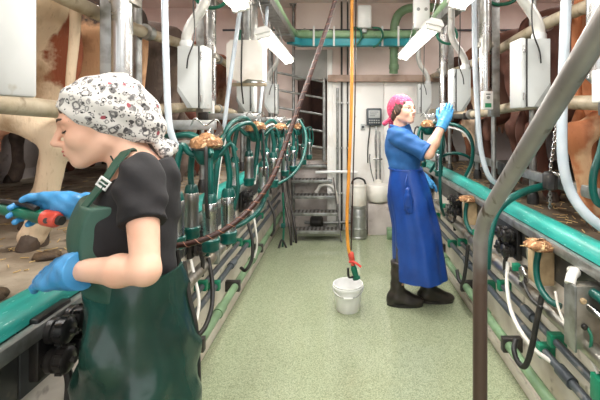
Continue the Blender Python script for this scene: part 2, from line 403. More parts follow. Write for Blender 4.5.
# ================================================================== the setting
LW, RW, DECK, BACK, CEIL = -.9, 1.03, .93, 5.4, 3.05
struct(MB().bx(LW-.1, RW+.1, -2.5, 5.9, -.12, 0).build('floor', 'floor_green'))
def deck(side, x0, x1, name, mt='concrete'):
    f = struct(MB().bx(x0, x1, -2.5, 8.0, .70, DECK-.035).build(name, mt))
    ys = [-2.5, -.85, .45, 1.75, 3.05, 4.35, 5.65, 8.0]
    xs = [x0, (x0+x1)/2, x1]
    for i in range(len(ys)-1):
        for j in range(2):
            MB().bx(xs[j]+.006, xs[j+1]-.006, ys[i]+.008, ys[i+1]-.008, DECK-.045, DECK, .004).build('slab', mt, f)
    return f
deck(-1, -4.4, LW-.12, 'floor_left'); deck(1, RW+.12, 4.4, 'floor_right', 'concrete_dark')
for name, a, b in (('wall_left', LW-.12, LW), ('wall_right', RW, RW+.12)):
    w_ = struct(MB().bx(a, b, -2.5, 5.65, 0, DECK-.012).build(name, 'wall_cream'))
    s = 1 if name == 'wall_left' else -1; xf_ = b if s > 0 else a
    MB().bx(min(xf_, xf_+s*.035), max(xf_, xf_+s*.035), -2.5, 5.5, 0, .07, .006).build('kerb', 'wall_cream', w_)
    for i in range(6):                                       # grey steel plates under the rail
        y0 = -1.2+i*1.15
        pl = MB().bx(min(xf_, xf_+s*.012), max(xf_, xf_+s*.012), y0+.004, y0+1.146, .72, DECK-.02, .002).build('plate', 'kerb_plate', w_)
        m = MB()
        for yy in (y0+.1, y0+1.05):
            for zz in (.75, .87): m.lathe([(.009, 0), (.009, .004), (.005, .007)], (xf_+s*.012, yy, zz), (s, 0, 0), 8)
        m.build('bolt', 'steel_dirty', pl)
# teal rubber covered kerb rails on a steel angle
for s, x, lab in ((-1, LW, 'teal kerb rail with pale edge along the left pit wall beside the apron'), (1, RW, 'scuffed teal kerb rail along the right pit wall')):
    t = thing('kerb_rail', lab, 'rail', (x, 2, DECK-.02), 'kerb rails along the pit')
    poly = []
    for k in range(13):
        a = math.pi*k/12; poly.append(Vector((x-s*.0+.062*math.cos(a)*1.0+s*.045, 0, DECK-.012+.062*math.sin(a))))
    MB().prism(poly, (0, -1.2, 0), (0, 5.5, 0)).build('rubber_cover', 'teal', t)
    m = MB(); e = x-s*.022
    m.bx(min(e, e-s*.03), max(e, e-s*.03), -1.2, 5.5, DECK-.055, DECK-.012, .004)
    m.build('steel_angle', 'galv', t)

# barn side walls, stall front panels, back wall, ceiling
struct(MB().bx(-4.5, -4.4, -2.5, 8.0, 0, CEIL).build('wall_barn_left', 'wall_pink'))
struct(MB().bx(4.4, 4.5, -2.5, 8.0, 0, CEIL).build('wall_barn_right', 'wall_pink'))
for s, nm, col in ((-1, 'trim_1', 'panel_grey'), (1, 'trim_2', 'dark_barn')):
    f = struct(MB().bx(min(s*2.98, s*3.03), max(s*2.98, s*3.03), -1, 5.6, DECK, 1.02).build(nm, col))
    for i in range(5): MB().bx(min(s*2.99, s*3.02), max(s*2.99, s*3.02), -1+i*1.32+.01, -1+(i+1)*1.32-.01, 1.02, 1.55, .006).build('panel', col, f)
wb = struct(MB().bx(-.17, 4.4, BACK, BACK+.12, 0, CEIL).build('wall_back', 'wall_pink'))
MB().bx(-4.4, -.62, BACK+.25, BACK+.37, DECK-.2, CEIL).build('wall_section', 'wall_pink', wb)
MB().bx(-.62, -.17, BACK, BACK+.12, 2.02, CEIL).build('lintel', 'wall_pink', wb)
MB().bx(-.17, .56, BACK-.03, BACK, 0.0, 1.98, .004).build('white_panel', 'wall_white', wb)
MB().bx(.565, 1.9, BACK-.03, BACK, 0.0, 1.98, .004).build('white_panel', 'wall_white', wb)
MB().bx(-.19, 2.2, BACK-.13, BACK+.02, 1.98, 2.07, .008).build('ledge', 'ledge', wb)
MB().bx(-.64, -.17, BACK-.02, BACK+.02, 2.02, 2.42, .005).build('grey_board', 'grey_board', wb)
MB().bx(-.2, -.13, BACK-.05, BACK+.1, 0, 2.42, .006).build('door_post', 'wall_white', wb)
MB().bx(-.9, -.17, 5.52, 5.64, 0, DECK-.03).build('step_wall', 'panel_grey', wb)
MB().bx(-.9, 1.2, 5.64, 8.0, DECK-.13, DECK-.02).build('landing', 'concrete', wb)
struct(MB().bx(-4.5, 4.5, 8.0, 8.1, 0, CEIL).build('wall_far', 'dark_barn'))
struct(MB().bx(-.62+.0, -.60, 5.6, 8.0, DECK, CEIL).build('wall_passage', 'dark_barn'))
struct(MB().bx(-4.5, 4.5, -2.5, 8.1, CEIL, CEIL+.1).build('ceiling', 'ceil'))

# conduit at the ceiling and cable pipes on the back wall
c = thing('conduit', 'thin grey conduit running across the back wall near the ceiling', 'conduit', (.3, BACK-.03, 2.66))
MB().cyl((-1.6, BACK-.03, 2.68), (2.4, BACK-.03, 2.68), .014, 10).build('pipe', 'grey_pvc', c)
for x in (-.5, .3, 1.1, 1.9): MB().bx(x-.015, x+.015, BACK-.05, BACK, 2.66, 2.7, .003).build('clip', 'galv', c)
for x, r, mt, lab, ztop in ((-.005, .013, 'dark_steel', 'dark thin drop pipe beside the ladder on the back wall', CEIL), (.075, .011, 'dark_steel', 'thin brown pipe right of the dark drop pipe on the back wall', CEIL), (-.06, .016, 'galv', 'short galvanised pipe standing left of the white can', 1.9)):
    t = thing('drop_pipe', lab, 'pipe', (x, BACK-.07, .05), 'drop pipes on the back wall')
    MB().cyl((x, BACK-.07, .0), (x, BACK-.07, ztop), r, 10).build('pipe', mt, t)
    for z in (.5, 1.1, 1.7): MB().bx(x-.02, x+.02, BACK-.09, BACK-.03, z-.012, z+.012, .003).build('clip', 'galv', t)

# ------------------------------------------------------------------ overhead: teal channel and green pipe in a U over the pit end
t = thing('pipe_channel', 'teal channel spanning the pit below the green pipe at the back', 'channel', (.15, 5.0, 2.38))
m = MB(); Z = 2.40
m.bx(-.52, .80, 4.97, 5.08, Z, Z+.09, .006); m.build('crossbar', 'teal_pipe', t)
for a, b in (((-.52, 5.03), (-.62, 4.88)), ((.80, 5.03), (.97, 4.88))):
    d = Vector((b[0]-a[0], b[1]-a[1], 0)); an = math.atan2(d.y, d.x)
    MB().box(((a[0]+b[0])/2, (a[1]+b[1])/2, Z+.045), (d.length+.06, .1, .088), .006, (0, 0, an)).build('corner_piece', 'teal_pipe', t)
for x in (-.35, -.1, .5, .7): MB().bx(x-.012, x+.012, 4.95, 4.965, Z-.01, Z+.24, .003).build('hanger', 'white_plastic', t)
t = thing('green_pipe', 'pale green plastic pipe running across above the teal channel', 'pipe', (.15, 5.03, 2.5))
g = [(-.63, 2.2, 2.56), (-.63, 3.6, 2.56), (-.63, 4.65, 2.56), (-.6, 4.92, 2.555), (-.5, 5.03, 2.55), (.1, 5.03, 2.55), (.78, 5.03, 2.55), (.9, 4.95, 2.555), (.98, 4.7, 2.56), (.98, 3.6, 2.56), (.98, 2.2, 2.56)]
MB().tube(g, .05, 14).build('pipe', 'green_pvc', t)
for x in (-.46, -.18, .33, .7): MB().cyl((x-.05, 5.03, 2.55), (x+.05, 5.03, 2.55), .058, 14).build('coupling', 'green_pvc', t)
t = thing('riser_pipe', 'dark green pipe rising and elbowing right above the back ledge', 'pipe', (.68, 5.12, 2.0))
MB().tube([(.67, 5.2, 2.08), (.67, 5.15, 2.3), (.67, 5.13, 2.6), (.68, 5.12, 2.72), (.74, 5.1, 2.84), (.9, 5.08, 2.9), (1.3, 5.08, 2.9)], .055, 14).build('pipe', 'green_pvc_dark', t)
for z in (2.16, 2.42): MB().cyl((.67, 5.165, z-.03), (.67, 5.155, z+.03), .064, 14).build('coupling', 'green_pvc_dark', t)
for i, (x, y, wd, z0, z1, lab) in enumerate(((.275, 4.93, .17, 2.6, 2.88, 'white oblong housing mounted on the green pipe at the back'), (.84, 4.25, .17, 2.44, 2.76, 'white oblong housing with two dots beside the right lamp'))):
    t = thing('wall_unit', lab, 'housing', (x, y, z0), 'white housings on the overhead pipe')
    MB().bx(x-wd/2, x+wd/2, y-.06, y+.03, z0, z1, .02).build('cover', 'white_plastic', t)
    MB().bx(x-.03, x+.03, y-.02, y+.06, z0-.05, z0+.02, .004).build('bracket', 'galv', t)
    if i:
        for dx in (-.04, .04): MB().lathe([(.018, 0), (.018, .006)], (x+dx, y-.06, z0+.2), (0, -1, 0), 12).build('knob', 'grey_box_dark', t)
for i, (x, yy) in enumerate(((.16, 4.98), (.42, 4.98))):
    tag(MB().tube([(x-.05, yy-.02, 2.62), (x+.05, yy-.05, 2.6), (x+.08, yy-.07, 2.5), (x+.02, yy-.08, 2.4), (x-.04, yy-.07, 2.37)], .013, 8).build('vacuum_hose', 'green_rubber'),
        'small green hose loop %s the white housing over the teal channel' % ('left of' if i == 0 else 'right of'), 'hose', 'green hose loops')
# galvanised trays along both sides, on ceiling rods
for s, x, lab in ((-1, -.63, 'galvanised cable tray hanging along the left side above the pit'), (1, .98, 'galvanised cable tray hanging along the right side above the pit')):
    t = thing('cable_tray', lab, 'tray', (x, 3.2, 2.42), 'cable trays over the pit')
    m = MB(); m.bx(x-.06, x+.06, .3, 4.85, 2.42, 2.426); m.bx(x-.06, x-.055, .3, 4.85, 2.42, 2.49); m.bx(x+.055, x+.06, .3, 4.85, 2.42, 2.49)
    m.build('channel', 'galv', t)
    for y in (.8, 2.0, 3.2, 4.4):
        MB().cyl((x-.07, y, 2.40), (x-.07, y, CEIL), .006, 8).build('rod', 'galv', t)
        MB().bx(x-.09, x+.07, y-.015, y+.015, 2.405, 2.42).build('crossbar', 'galv', t)

# ------------------------------------------------------------------ fluorescent battens
def lamp(name, x, y0, y1, z, lab, tilt=0, power=LAMP_W, hang=CEIL, grp='fluorescent lamps'):
    L = y1-y0; t = thing(name, lab, 'lamp', (x, (y0+y1)/2, z), grp); t.rotation_euler = (0, tilt, 0)
    # body, parts given around the lamp's own origin
    def bld(mb, nm, mt, par=t):
        me = mb.mesh(nm, mt); o = bpy.data.objects.new(nm, me); COL.objects.link(o); o.parent = par; ORI[o.name] = Vector((0, 0, 0)); return o
    h = L/2
    poly = [Vector((-.035, 0, .03)), Vector((-.06, 0, .0)), Vector((-.058, 0, -.012)), Vector((.058, 0, -.012)), Vector((.06, 0, 0)), Vector((.035, 0, .03))]
    bld(MB().prism(poly, (0, -h, 0), (0, h, 0)), 'housing', 'lamp_body')
    for dx in (-.024, .024):
        bld(MB().cyl((dx, -h+.05, -.032), (dx, h-.05, -.032), .014, 12), 'tube', 'tube_light')
    for yy in (-h+.035, h-.035): bld(MB().box((0, yy, -.025), (.1, .04, .04), .006), 'end_cap', 'lamp_body')
    for yy in (-h*.7, h*.7): bld(MB().cyl((0, yy, .03), (0, yy, hang-z), .004, 6), 'hanger', 'galv')
    ld = bpy.data.lights.new('lamp_light', 'AREA'); ld.shape = 'RECTANGLE'; ld.size = .09; ld.size_y = L*.9; ld.energy = power; ld.color = (1, .985, .96)
    lo = bpy.data.objects.new('lamp_light', ld); COL.objects.link(lo); lo.parent = t; lo.location = (0, 0, -.052)
    return t
lamp('batten_lamp', -.56, 2.8, 4.2, 2.11, 'white fluorescent batten lamp over the left side of the pit', R(-14), LAMP_W, 2.42)
lamp('batten_lamp', .62, 2.65, 4.05, 2.13, 'white fluorescent batten lamp over the right side of the pit', R(14), LAMP_W, 2.42)
lamp('batten_lamp', -.58, .9, 2.3, 2.15, 'near left lamp whose white end shows at the top edge', R(-14), LAMP_W*.5, 2.42)
lamp('batten_lamp', .66, .9, 2.3, 2.16, 'near right lamp whose white end shows at the top edge', R(14), LAMP_W*.5, 2.42)
lamp('unseen_ceiling_lamp', .1, .2, 1.7, CEIL-.04, 'added ceiling batten over the middle of the pit outside the picture', 0, CEIL_W, CEIL, 'unseen ceiling lamps')  # battens over the pit, added out of view to fill it with light
lamp('unseen_ceiling_lamp', .1, -1.8, -.3, CEIL-.04, 'added ceiling batten over the pit behind the viewer', 0, CEIL_W, CEIL, 'unseen ceiling lamps')
lamp('unseen_ceiling_lamp', .1, 2.6, 4.1, CEIL-.04, 'added ceiling batten over the far middle of the pit above the frame', 0, CEIL_W*.7, CEIL, 'unseen ceiling lamps')
for s, sd in ((-1, 'left'), (1, 'right')):
    for y in (1.3, 3.7):
        lamp('unseen_ceiling_lamp', s*2.3, y-.7, y+.7, CEIL-.04, 'added unseen ceiling batten above the %s cows, %s' % (sd, 'near row' if y < 2 else 'far row'), 0, CEIL_W*1.0, CEIL, 'unseen ceiling lamps')  # added above the frame to brighten the cow rows
lamp('unseen_ceiling_lamp', .2, 5.9, 6.9, CEIL-.04, 'ceiling batten in the passage beyond the back wall', 0, 8, CEIL, 'unseen ceiling lamps')

# ------------------------------------------------------------------ stall rails and posts on the decks
for s, x, sd in ((-1, -1.17, 'left'), (1, 1.215, 'right')):
    def wob(y): return .03*math.sin(y*2.1+s)
    for z, r, nm in ((2.03, .034, 'upper'), (1.56, .036, 'lower')):
        t = thing('rump_rail', '%s dirty round rail behind the %s row of cows' % (nm, sd), 'rail', (x, 2.5, z), 'rump rails')
        MB().tube([(x+wob(y)*.6, y, z+wob(y+.8)) for y in np.arange(.3, 5.41, .34)], r, 14).build('tube', 'galv_dirty', t)
        for y in (1.1, 2.4, 3.75, 5.05): MB().cyl((x, y-.03, z+wob(y+.8)), (x, y+.03, z+wob(y+.8)), r+.012, 14).build('clamp', 'galv', t)
    for i, y in enumerate((1.1, 2.4, 3.75, 5.05) if s < 0 else (1.1, 2.66, 3.75, 5.05)):
        xx = x-s*(-.055)
        t = thing('stall_post', 'galvanised stall post number %s from the viewer on the %s deck' % (('one', 'two', 'three', 'four')[i], sd), 'post', (xx, y, DECK), 'stall posts')
        MB().cyl((xx, y, DECK), (xx, y, CEIL), .024, 12).build('tube', 'galv', t)
        MB().lathe([(.038, 0), (.038, .05), (.032, .07), (.027, .09)], (xx, y, DECK), n=14).build('foot', 'black_rubber', t)
t = thing('kick_rail', 'flat grey bar low behind the right cows legs', 'bar', (1.22, 2.6, 1.1))
MB().bx(1.205, 1.23, 1.9, 3.75, 1.105, 1.165, .004).build('bar', 'galv', t)
MB().bx(1.18, 1.255, 2.93, 3.05, 1.07, 1.17, .012).build('rubber_sleeve', 'black_rubber', t)
# black counterweight on chains
def chain(p0, p1, n, mt, parent, name='chain', sag=.0, r=.0035, ln=.014):
    m = MB(); p0 = Vector(p0); p1 = Vector(p1); d = (p1-p0)
    for i in range(n):
        a = (i+.5)/n; c_ = p0+d*a-Vector((0, 0, sag*4*a*(1-a))); ax = d.normalized(); u = ax.orthogonal().normalized()
        u = Matrix.Rotation(math.pi/2*(i % 2), 3, ax) @ u; L = d.length/n*.75; pts = []
        for k in range(9):
            th = 2*math.pi*k/8; pts.append(c_+ax*math.cos(th)*L+u*math.sin(th)*ln*.55)
        m.tube(pts, r, 5, False)
    return m.build(name, mt, parent)
wx_, wy_ = 1.155, 2.22
t = thing('counterweight', 'black block hanging on steel chains behind the right cows legs', 'weight', (wx_, wy_, 1.1))
MB().lathe([(.02, 0), (.04, .01), (.042, .085), (.03, .1), (.012, .105)], (wx_, wy_, 1.1), n=8).build('block', 'black_rubber', t)
chain((wx_, wy_, 1.205), (1.2, wy_, 1.53), 18, 'steel', t); chain((wx_, wy_, 1.205), (1.2, wy_-.12, 1.17), 7, 'steel', t); chain((wx_, wy_, 1.1), (wx_, wy_, 1.0), 6, 'steel', t)

# ------------------------------------------------------------------ stainless lift cylinders with small control boxes
def control_box(t, x, y, z, s, big=False):
    wd, hh, dp = (.075, .13, .05)
    b = MB().bx(x-wd/2, x+wd/2, y-dp, y, z, z+hh, .006).build('control_box', 'white_plastic', t)
    MB().lathe([(.012, 0), (.012, .006), (.007, .007)], (x, y-dp, z+.085), (0, -1, 0), 12).build('button', 'grey_box_dark', b)
    MB().bx(x-.022, x+.022, y-dp-.002, y-dp+.001, z+.015, z+.045).build('label', 'label_green', b)
    MB().bx(x-.016, x+.016, y-dp-.002, y-dp+.001, z+.105, z+.112).build('display', 'label_dark', b)
def lift_cyl(x, y, zb, r, sd, lab, s):
    t = thing('lift_cylinder', lab, 'cylinder', (x, y, zb), 'stainless lift cylinders')
    MB().lathe([(r*.6, zb-.02), (r, zb), (r, CEIL-.04), (r*.5, CEIL-.02), (r*.5, CEIL)], (x, y, 0), n=20).build('tube', 'steel', t)
    px_ = x+s*(r+.03)
    MB().bx(min(px_-.035, px_+.035), max(px_-.035, px_+.035), y+.01, y+.07, zb-.15, CEIL, .004).build('backing_channel', 'galv', t)
    MB().bx(x-r-.008, x+r+.008, y-.02, y+.075, zb+.35, zb+.39, .004).build('clamp', 'steel_dirty', t)
    MB().bx(x-r-.008, x+r+.008, y-.02, y+.075, zb+.75, zb+.79, .004).build('clamp', 'steel_dirty', t)
    control_box(t, x-s*.005, y-r*.4, zb-.10, s)
    MB().cyl((px_, y+.04, DECK), (px_, y+.04, zb-.1), .018, 12).build('lower_tube', 'galv', t)
    MB().lathe([(.034, 0), (.034, .05), (.026, .08), (.02, .1)], (px_, y+.04, DECK), n=14).build('foot', 'black_rubber', t)
for i, (y, zb) in enumerate(((1.82, 1.67), (3.03, 1.6), (4.26, 1.6))):
    lift_cyl(-1.0, y, zb, .045, 'left', ('wide stainless cylinder with button box above the woman in the patterned headscarf', 'second stainless lift cylinder on the left, right of the grey box', 'far left stainless lift cylinder near the left lamp')[i], -1)
for i, (y, zb) in enumerate(((1.62, 1.66), (2.9, 1.66), (4.1, 1.62))):
    lift_cyl(1.04, y, zb, .045, 'right', ('lift cylinder with button box cut by the right picture edge', 'stainless lift cylinder with button box between the two right grey boxes', 'far right stainless lift cylinder behind the raised blue glove')[i], 1)

# ------------------------------------------------------------------ light grey meter boxes on bent pipes
def meter_box(x, y, s, lab):
    t = thing('meter_box', lab, 'box', (x, y, 1.555), 'grey meter boxes')
    z0, z1, hw, d = 1.555, 1.885, .06, .06
    # body with the lower outer corner cut off
    prof = [Vector((x-s*hw, 0, z0)), Vector((x+s*hw*.1, 0, z0)), Vector((x+s*hw, 0, z0+.09)), Vector((x+s*hw, 0, z1)), Vector((x-s*hw, 0, z1))]
    if s < 0: prof = prof[::-1]
    MB().prism(prof, (0, y-d, 0), (0, y+d, 0)).build('body', 'grey_box', t)
    xf0 = x-s*hw
    MB().bx(min(xf0, xf0-s*.026), max(xf0, xf0-s*.026), y-d-.004, y+d+.004, z0-.006, z1+.004, .006).build('door', 'grey_box', t)
    MB().bx(min(xf0+s*.002, xf0+s*.010), max(xf0+s*.002, xf0+s*.010), y-d-.002, y+d+.002, z0, z1, .001).build('seal', 'black_rubber', t)
    for z in (z0+.05, z1-.05): MB().cyl((xf0-s*.01, y-d-.008, z-.018), (xf0-s*.01, y-d-.008, z+.018), .006, 8).build('hinge', 'steel', t)
    sk = [Vector((x+s*hw*.12, 0, z0-.002)), Vector((x+s*hw*1.01, 0, z0+.088)), Vector((x+s*hw*1.01, 0, z0+.12)), Vector((x-s*hw*.3, 0, z0+.004))]
    MB().prism(sk, (0, y-d-.003, 0), (0, y+d+.003, 0)).build('skid', 'grey_box_dark', t)
    px_ = x+s*.035
    MB().tube([(px_-s*.11, y, CEIL), (px_-s*.11, y, 2.3), (px_-s*.11, y, 2.18), (px_-s*.085, y, 2.1), (px_-s*.03, y, 2.02), (px_, y, 1.95), (px_, y, 1.88)], .027, 14).build('bent_pipe', 'galv_pale', t)
    MB().lathe([(.036, 0), (.036, .03), (.03, .04)], (px_, y, 1.885), n=14).build('collar', 'grey_box', t)
    MB().tube([(px_-s*.05, y-.02, CEIL), (px_-s*.055, y-.05, 2.2), (px_-s*.07, y-.07, 2.0), (px_-s*.075, y-.1, 1.9), (px_-s*.05, y-.105, 1.82), (px_-s*.04, y-.1, 1.76)], .004, 6).build('cable', 'black_rubber', t)
for i, y in enumerate((.9, 2.2, 3.4, 4.6)):
    meter_box(-.82, y, -1, ('grey meter box cut by the left picture edge', 'light grey meter box hanging right of the clear hose, above the near cluster', 'grey meter box behind the white cabinet on the left', 'farthest left grey meter box under the left lamp')[i])
for i, y in enumerate((2.0, 3.2, 4.58)):
    meter_box(.95, y, 1, ('big light grey meter box behind the slanting handrail', 'light grey meter box touched by the raised blue glove', 'farthest right grey meter box behind the woman in blue')[i])
# white electrical cabinet on the left
x, y = -.70, 2.95
t = thing('wall_cabinet', 'white cabinet with a torn lower edge hanging on the left side', 'cabinet', (x, y, 1.77), None)
prof = [Vector((x-.13, 0, 1.80)), Vector((x-.03, 0, 1.755)), Vector((x+.02, 0, 1.78)), Vector((x+.13, 0, 1.77)), Vector((x+.13, 0, 2.06)), Vector((x-.10, 0, 2.06)), Vector((x-.13, 0, 2.03))]
MB().prism(prof, (0, y-.08, 0), (0, y+.08, 0)).build('body', 'white_dirty', t)
MB().tube([(x-.02, y-.085, 2.45), (x-.015, y-.09, 2.1), (x-.02, y-.09, 1.78), (x-.01, y-.07, 1.6)], .006, 6).build('cable', 'black_rubber', t)
MB().bx(x-.02, x+.02, y-.01, y+.03, 2.05, 2.43, .004).build('hanger', 'galv', t)
MB().bx(x-.14, x+.14, y-.03, y+.03, 1.735, 1.757, .004).build('shelf_bar', 'galv_dirty', t)

# ------------------------------------------------------------------ pit wall pipes
def pipe_run(s, x, z, r, mt, lab, y0=-.6, y1=5.45, clips=(), clipmat='green_clip', name='wall_pipe', couple=()):
    t = thing(name, lab, 'pipe', (x, 2.4, z-r), 'pipes along the pit walls')
    MB().cyl((x, y0, z), (x, y1, z), r, 14).build('tube', mt, t)
    wx = LW if s < 0 else RW
    for y in clips:
        m = MB().bx(min(x-s*(r+.008), wx+s*.002), max(x-s*(r+.008), wx+s*.002), y-.022, y+.022, z-r-.012, z+r+.012, .005); m.build('clip', clipmat, t)
    for y in couple: MB().cyl((x, y-.05, z), (x, y+.05, z), r+.008, 14).build('coupling', mt, t)
    return t
for s, wx, sd in ((-1, LW, 'left'), (1, RW, 'right')):
    q = lambda d: wx-s*d
    pipe_run(s, q(.06), .60, .034, 'steel_dirty', 'stainless milk pipe along the %s pit wall below the valves' % sd, clips=(.9, 2.6, 4.2), clipmat='galv', name='milk_pipe', couple=(1.35, 2.9, 4.6))
    pipe_run(s, q(.05), .475, .017, 'grey_pvc', 'upper dark grey plastic pipe on the %s pit wall' % sd, clips=(1.15, 1.85, 2.45, 3.3, 4.2), clipmat='green_clip', couple=(2.1,))
    pipe_run(s, q(.05), .37, .019, 'grey_pvc', 'lower dark grey plastic pipe on the %s pit wall' % sd, clips=(1.3, 1.95, 2.7, 3.6), clipmat='green_clip', couple=(1.75, 3.1))
    pipe_run(s, q(.075), .20, .028, 'green_pvc_dark', 'muted green pipe just above the floor on the %s side' % sd, clips=(1.5, 2.3, 3.1, 4.0), clipmat='dark_steel', couple=(1.4, 2.7, 3.7))

# ------------------------------------------------------------------ black pulsators on the walls
def pulsator(s, y, z, lab):
    wx = LW if s < 0 else RW; x = wx-s*.012
    t = thing('pulsator', lab, 'valve', (x, y, z), 'black pulsators on the pit walls')
    q = lambda d: x-s*d
    MB().bx(min(x, q(.03)), max(x, q(.03)), y-.07, y+.07, z-.01, z+.17, .006).build('mount', 'black_plastic', t)
    for dy in (-.04, .04):
        for dz in (.04, .125):
            m = MB(); prof = [(.022, 0), (.028, .012), (.036, .016), (.036, .032), (.031, .035), (.031, .042), (.037, .046), (.037, .064), (.032, .07), (.018, .074)]
            m.lathe(prof, (q(.03), y+dy, z+dz), (-s, 0, 0), 16)
            for k in range(8):
                a = 2*math.pi*k/8; m.box((q(.03+.055), y+dy+.037*math.cos(a), z+dz+.037*math.sin(a)), (.02, .008, .008))
            b = m.build('valve_cap', 'black_plastic', t)
            MB().lathe([(.009, 0), (.009, .014), (.005, .016)], (q(.103), y+dy, z+dz), (-s, 0, 0), 10).build('nozzle', 'black_rubber', b)
    MB().tube([(q(.06), y, z-.005), (q(.07), y, z-.05), (q(.065), y, z-.13)], .012, 8).build('outlet', 'black_rubber', t)
    return t
for i, (y, z) in enumerate(((1.2, .76), (2.35, .7), (3.5, .7), (4.6, .7))):
    pulsator(-1, y, z, ('black ribbed pulsator on the left wall in front of the green apron', 'black pulsator low on the left wall behind the near cluster', 'third black pulsator along the left wall', 'farthest black pulsator on the left wall')[i])
for i, (y, z) in enumerate(((2.33, .70), (3.38, .68), (4.5, .68))):
    pulsator(1, y, z, ('black four capped pulsator on the right wall beside the handrail bend', 'black pulsator on the right wall just right of the blue apron', 'far black pulsator on the right wall behind the woman in blue')[i])

# ================================================================== milking clusters
def cluster(O, s, cups, lab, rnd, milk=None, arm=True, detail=True):
    O = Vector(O); rg = random.Random(rnd)
    t = thing('milking_cluster', lab, 'milking cluster', O, 'milking clusters hanging over the pit')
    # claw: caked cap, steel ring, bowl
    m = MB(); n = 18; prof = [(.03, .0), (.062, .002), (.069, .014), (.064, .032), (.05, .046), (.022, .055), (.004, .057)]
    m.lathe(prof, O, n=n)
    for v in m.v:
        d = v-O; k = 1+.16*math.sin(v.x*173+rnd)*math.cos(v.y*141)+rg.uniform(-.09, .09); v.x = O.x+d.x*k; v.y = O.y+d.y*k; v.z = O.z+d.z*(1+rg.uniform(-.15, .25))
    cp = m.build('claw_cap', 'straw_cake', t, 60)
    m = MB()
    for i in range(16):
        a = rg.uniform(0, 6.28); r = rg.uniform(.02, .06); p = O+Vector((r*math.cos(a), r*math.sin(a), rg.uniform(.015, .045))); q = Vector((rg.uniform(-1, 1), rg.uniform(-1, 1), rg.uniform(-.2, .6)))*.018
        m.tube([p-q, p+q], .0022, 4, False)
    m.build('straw_bits', 'straw', cp)
    MB().lathe([(.062, -.006), (.066, -.003), (.066, .003), (.06, .005)], O, n=20).build('ring', 'dark_steel', t)
    MB().lathe([(.018, -.075), (.036, -.068), (.05, -.045), (.058, -.01), (.056, -.004)], O, n=20).build('bowl', 'teal_rubber', t)
    for i, (dx, dy, dz) in enumerate(cups):
        top = O+Vector((dx, dy, dz)); out = Vector((dx, dy, 0)); out = out.normalized()*.05 if out.length > .01 else Vector((.04, 0, 0))
        st = O+out-Vector((0, 0, .03)); mid = O+Vector((dx*.85, dy*.85, rg.uniform(-.015, .02)))
        tilt = Vector((rg.uniform(-.012, .012), rg.uniform(-.02, .02), -1)).normalized()
        L = .165; bot = top+tilt*L
        cup = MB().lathe([(.018, 0), (.029, .006), (.0325, .012), (.0325, .05), (.031, .055), (.031, L-.02), (.033, L-.01), (.033, L)], top, tilt, 18).build('teat_cup', 'steel', t)
        MB().lathe([(.034, 0), (.039, .006), (.039, .02), (.035, .026), (.036, .05), (.03, .056), (.02, .057), (.018, .04)], bot-tilt*.006, tilt, 18).build('liner_head', 'teal_rubber', cup)
        MB().lathe([(.02, -.03), (.026, -.02), (.03, .0), (.031, .02)], top, tilt, 14).build('collar', 'teal_rubber', cup)
        MB().tube([st, st+out*.5+Vector((0, 0, .012)), mid, top+Vector((0, 0, .09))+out*.1, top-tilt*.02], .0135, 10).build('milk_tube', 'teal_rubber', cup)
        o2 = out.cross(Vector((0, 0, 1)))*.35
        MB().tube([st+o2, mid+o2*1.2+out*.6+Vector((0, 0, .01)), top+o2*1.4+out*.8+Vector((0, 0, .04)), top+o2+out*.5+tilt*.05, top+tilt*.075+out*.45], .0075, 8).build('pulse_tube', 'teal_rubber' if i % 2 else 'black_rubber', cup)
    if milk:
        MB().tube(milk, .016, 10).build('long_milk_tube', 'teal_rubber', t)
        MB().tube([p+Vector((.004, .01, -.034)) for p in milk], .0105, 8).build('air_tube', 'hose_white', t)
    if arm:
        z = O.z+.10; x0 = O.x+s*.36; x1 = O.x-s*.02; y = O.y+.06
        MB().bx(min(x0, x1), max(x0, x1), y-.015, y+.015, z-.022, z+.022, .003).build('support_arm', 'galv', t)
        MB().box((x0+s*.02, y, z), (.07, .05, .065), .01).build('arm_cap', 'black_plastic', t)
        chain((x1+s*.02, y-.02, z-.02), O+Vector((0, 0, .045)), 5, 'steel', t)
        pts = [O+Vector((-.07, .0, .10)), O+Vector((-.04, -.03, .13)), O+Vector((0, -.02, .10)), O+Vector((.05, -.03, .125)), O+Vector((.07, 0, .07)), O+Vector((.03, 0, .045))]
        MB().tube(pts, .0035, 6).build('wire_hook', 'steel', t)
    return t
C4 = [(-.12, -.03, -.215), (-.095, .07, -.2), (.03, -.05, -.22), (.085, .03, -.21)]
c1 = P(207, 148, 1.75)
cluster(c1, -1, C4, 'large milking cluster with brown caked claw directly behind the black shirt', 3,
        [c1+Vector((-.02, .0, .03)), c1+Vector((-.10, .05, .055)), P(165, 137, 1.85), P(145, 134, 1.95), P(125, 150, 2.05), P(120, 200, 2.05)])
def arc(c_, up=.06): return [c_+Vector((-.02, -.01, .03)), c_+Vector((-.06, -.06, up+.03)), c_+Vector((-.11, -.2, up)), c_+Vector((-.13, -.33, -.03)), c_+Vector((-.14, -.4, -.18)), c_+Vector((-.16, -.42, -.42))]
c2 = P(256, 131, 2.75)
cluster(c2, -1, [(-.13, -.06, -.2), (-.06, .05, -.17), (.06, -.05, -.23), (.11, .05, -.18)], 'second milking cluster from the front, left of the brown hose', 5, arc(c2))
c3 = P(280, 130, 3.85)
cluster(c3, -1, [(-.12, -.05, -.2), (-.05, .06, -.17), (.06, -.06, -.22), (.12, .05, -.19)], 'third milking cluster hanging where the brown hose crosses', 8, arc(c3))
c4 = P(298, 129, 4.75)
cluster(c4, -1, [(-.11, -.05, -.16), (-.05, .06, -.14), (.07, -.06, -.2), (.13, .05, -.15)], 'farthest left milking cluster beside the metal ladder', 11, arc(c4))
r1 = P(428, 127, 3.75)
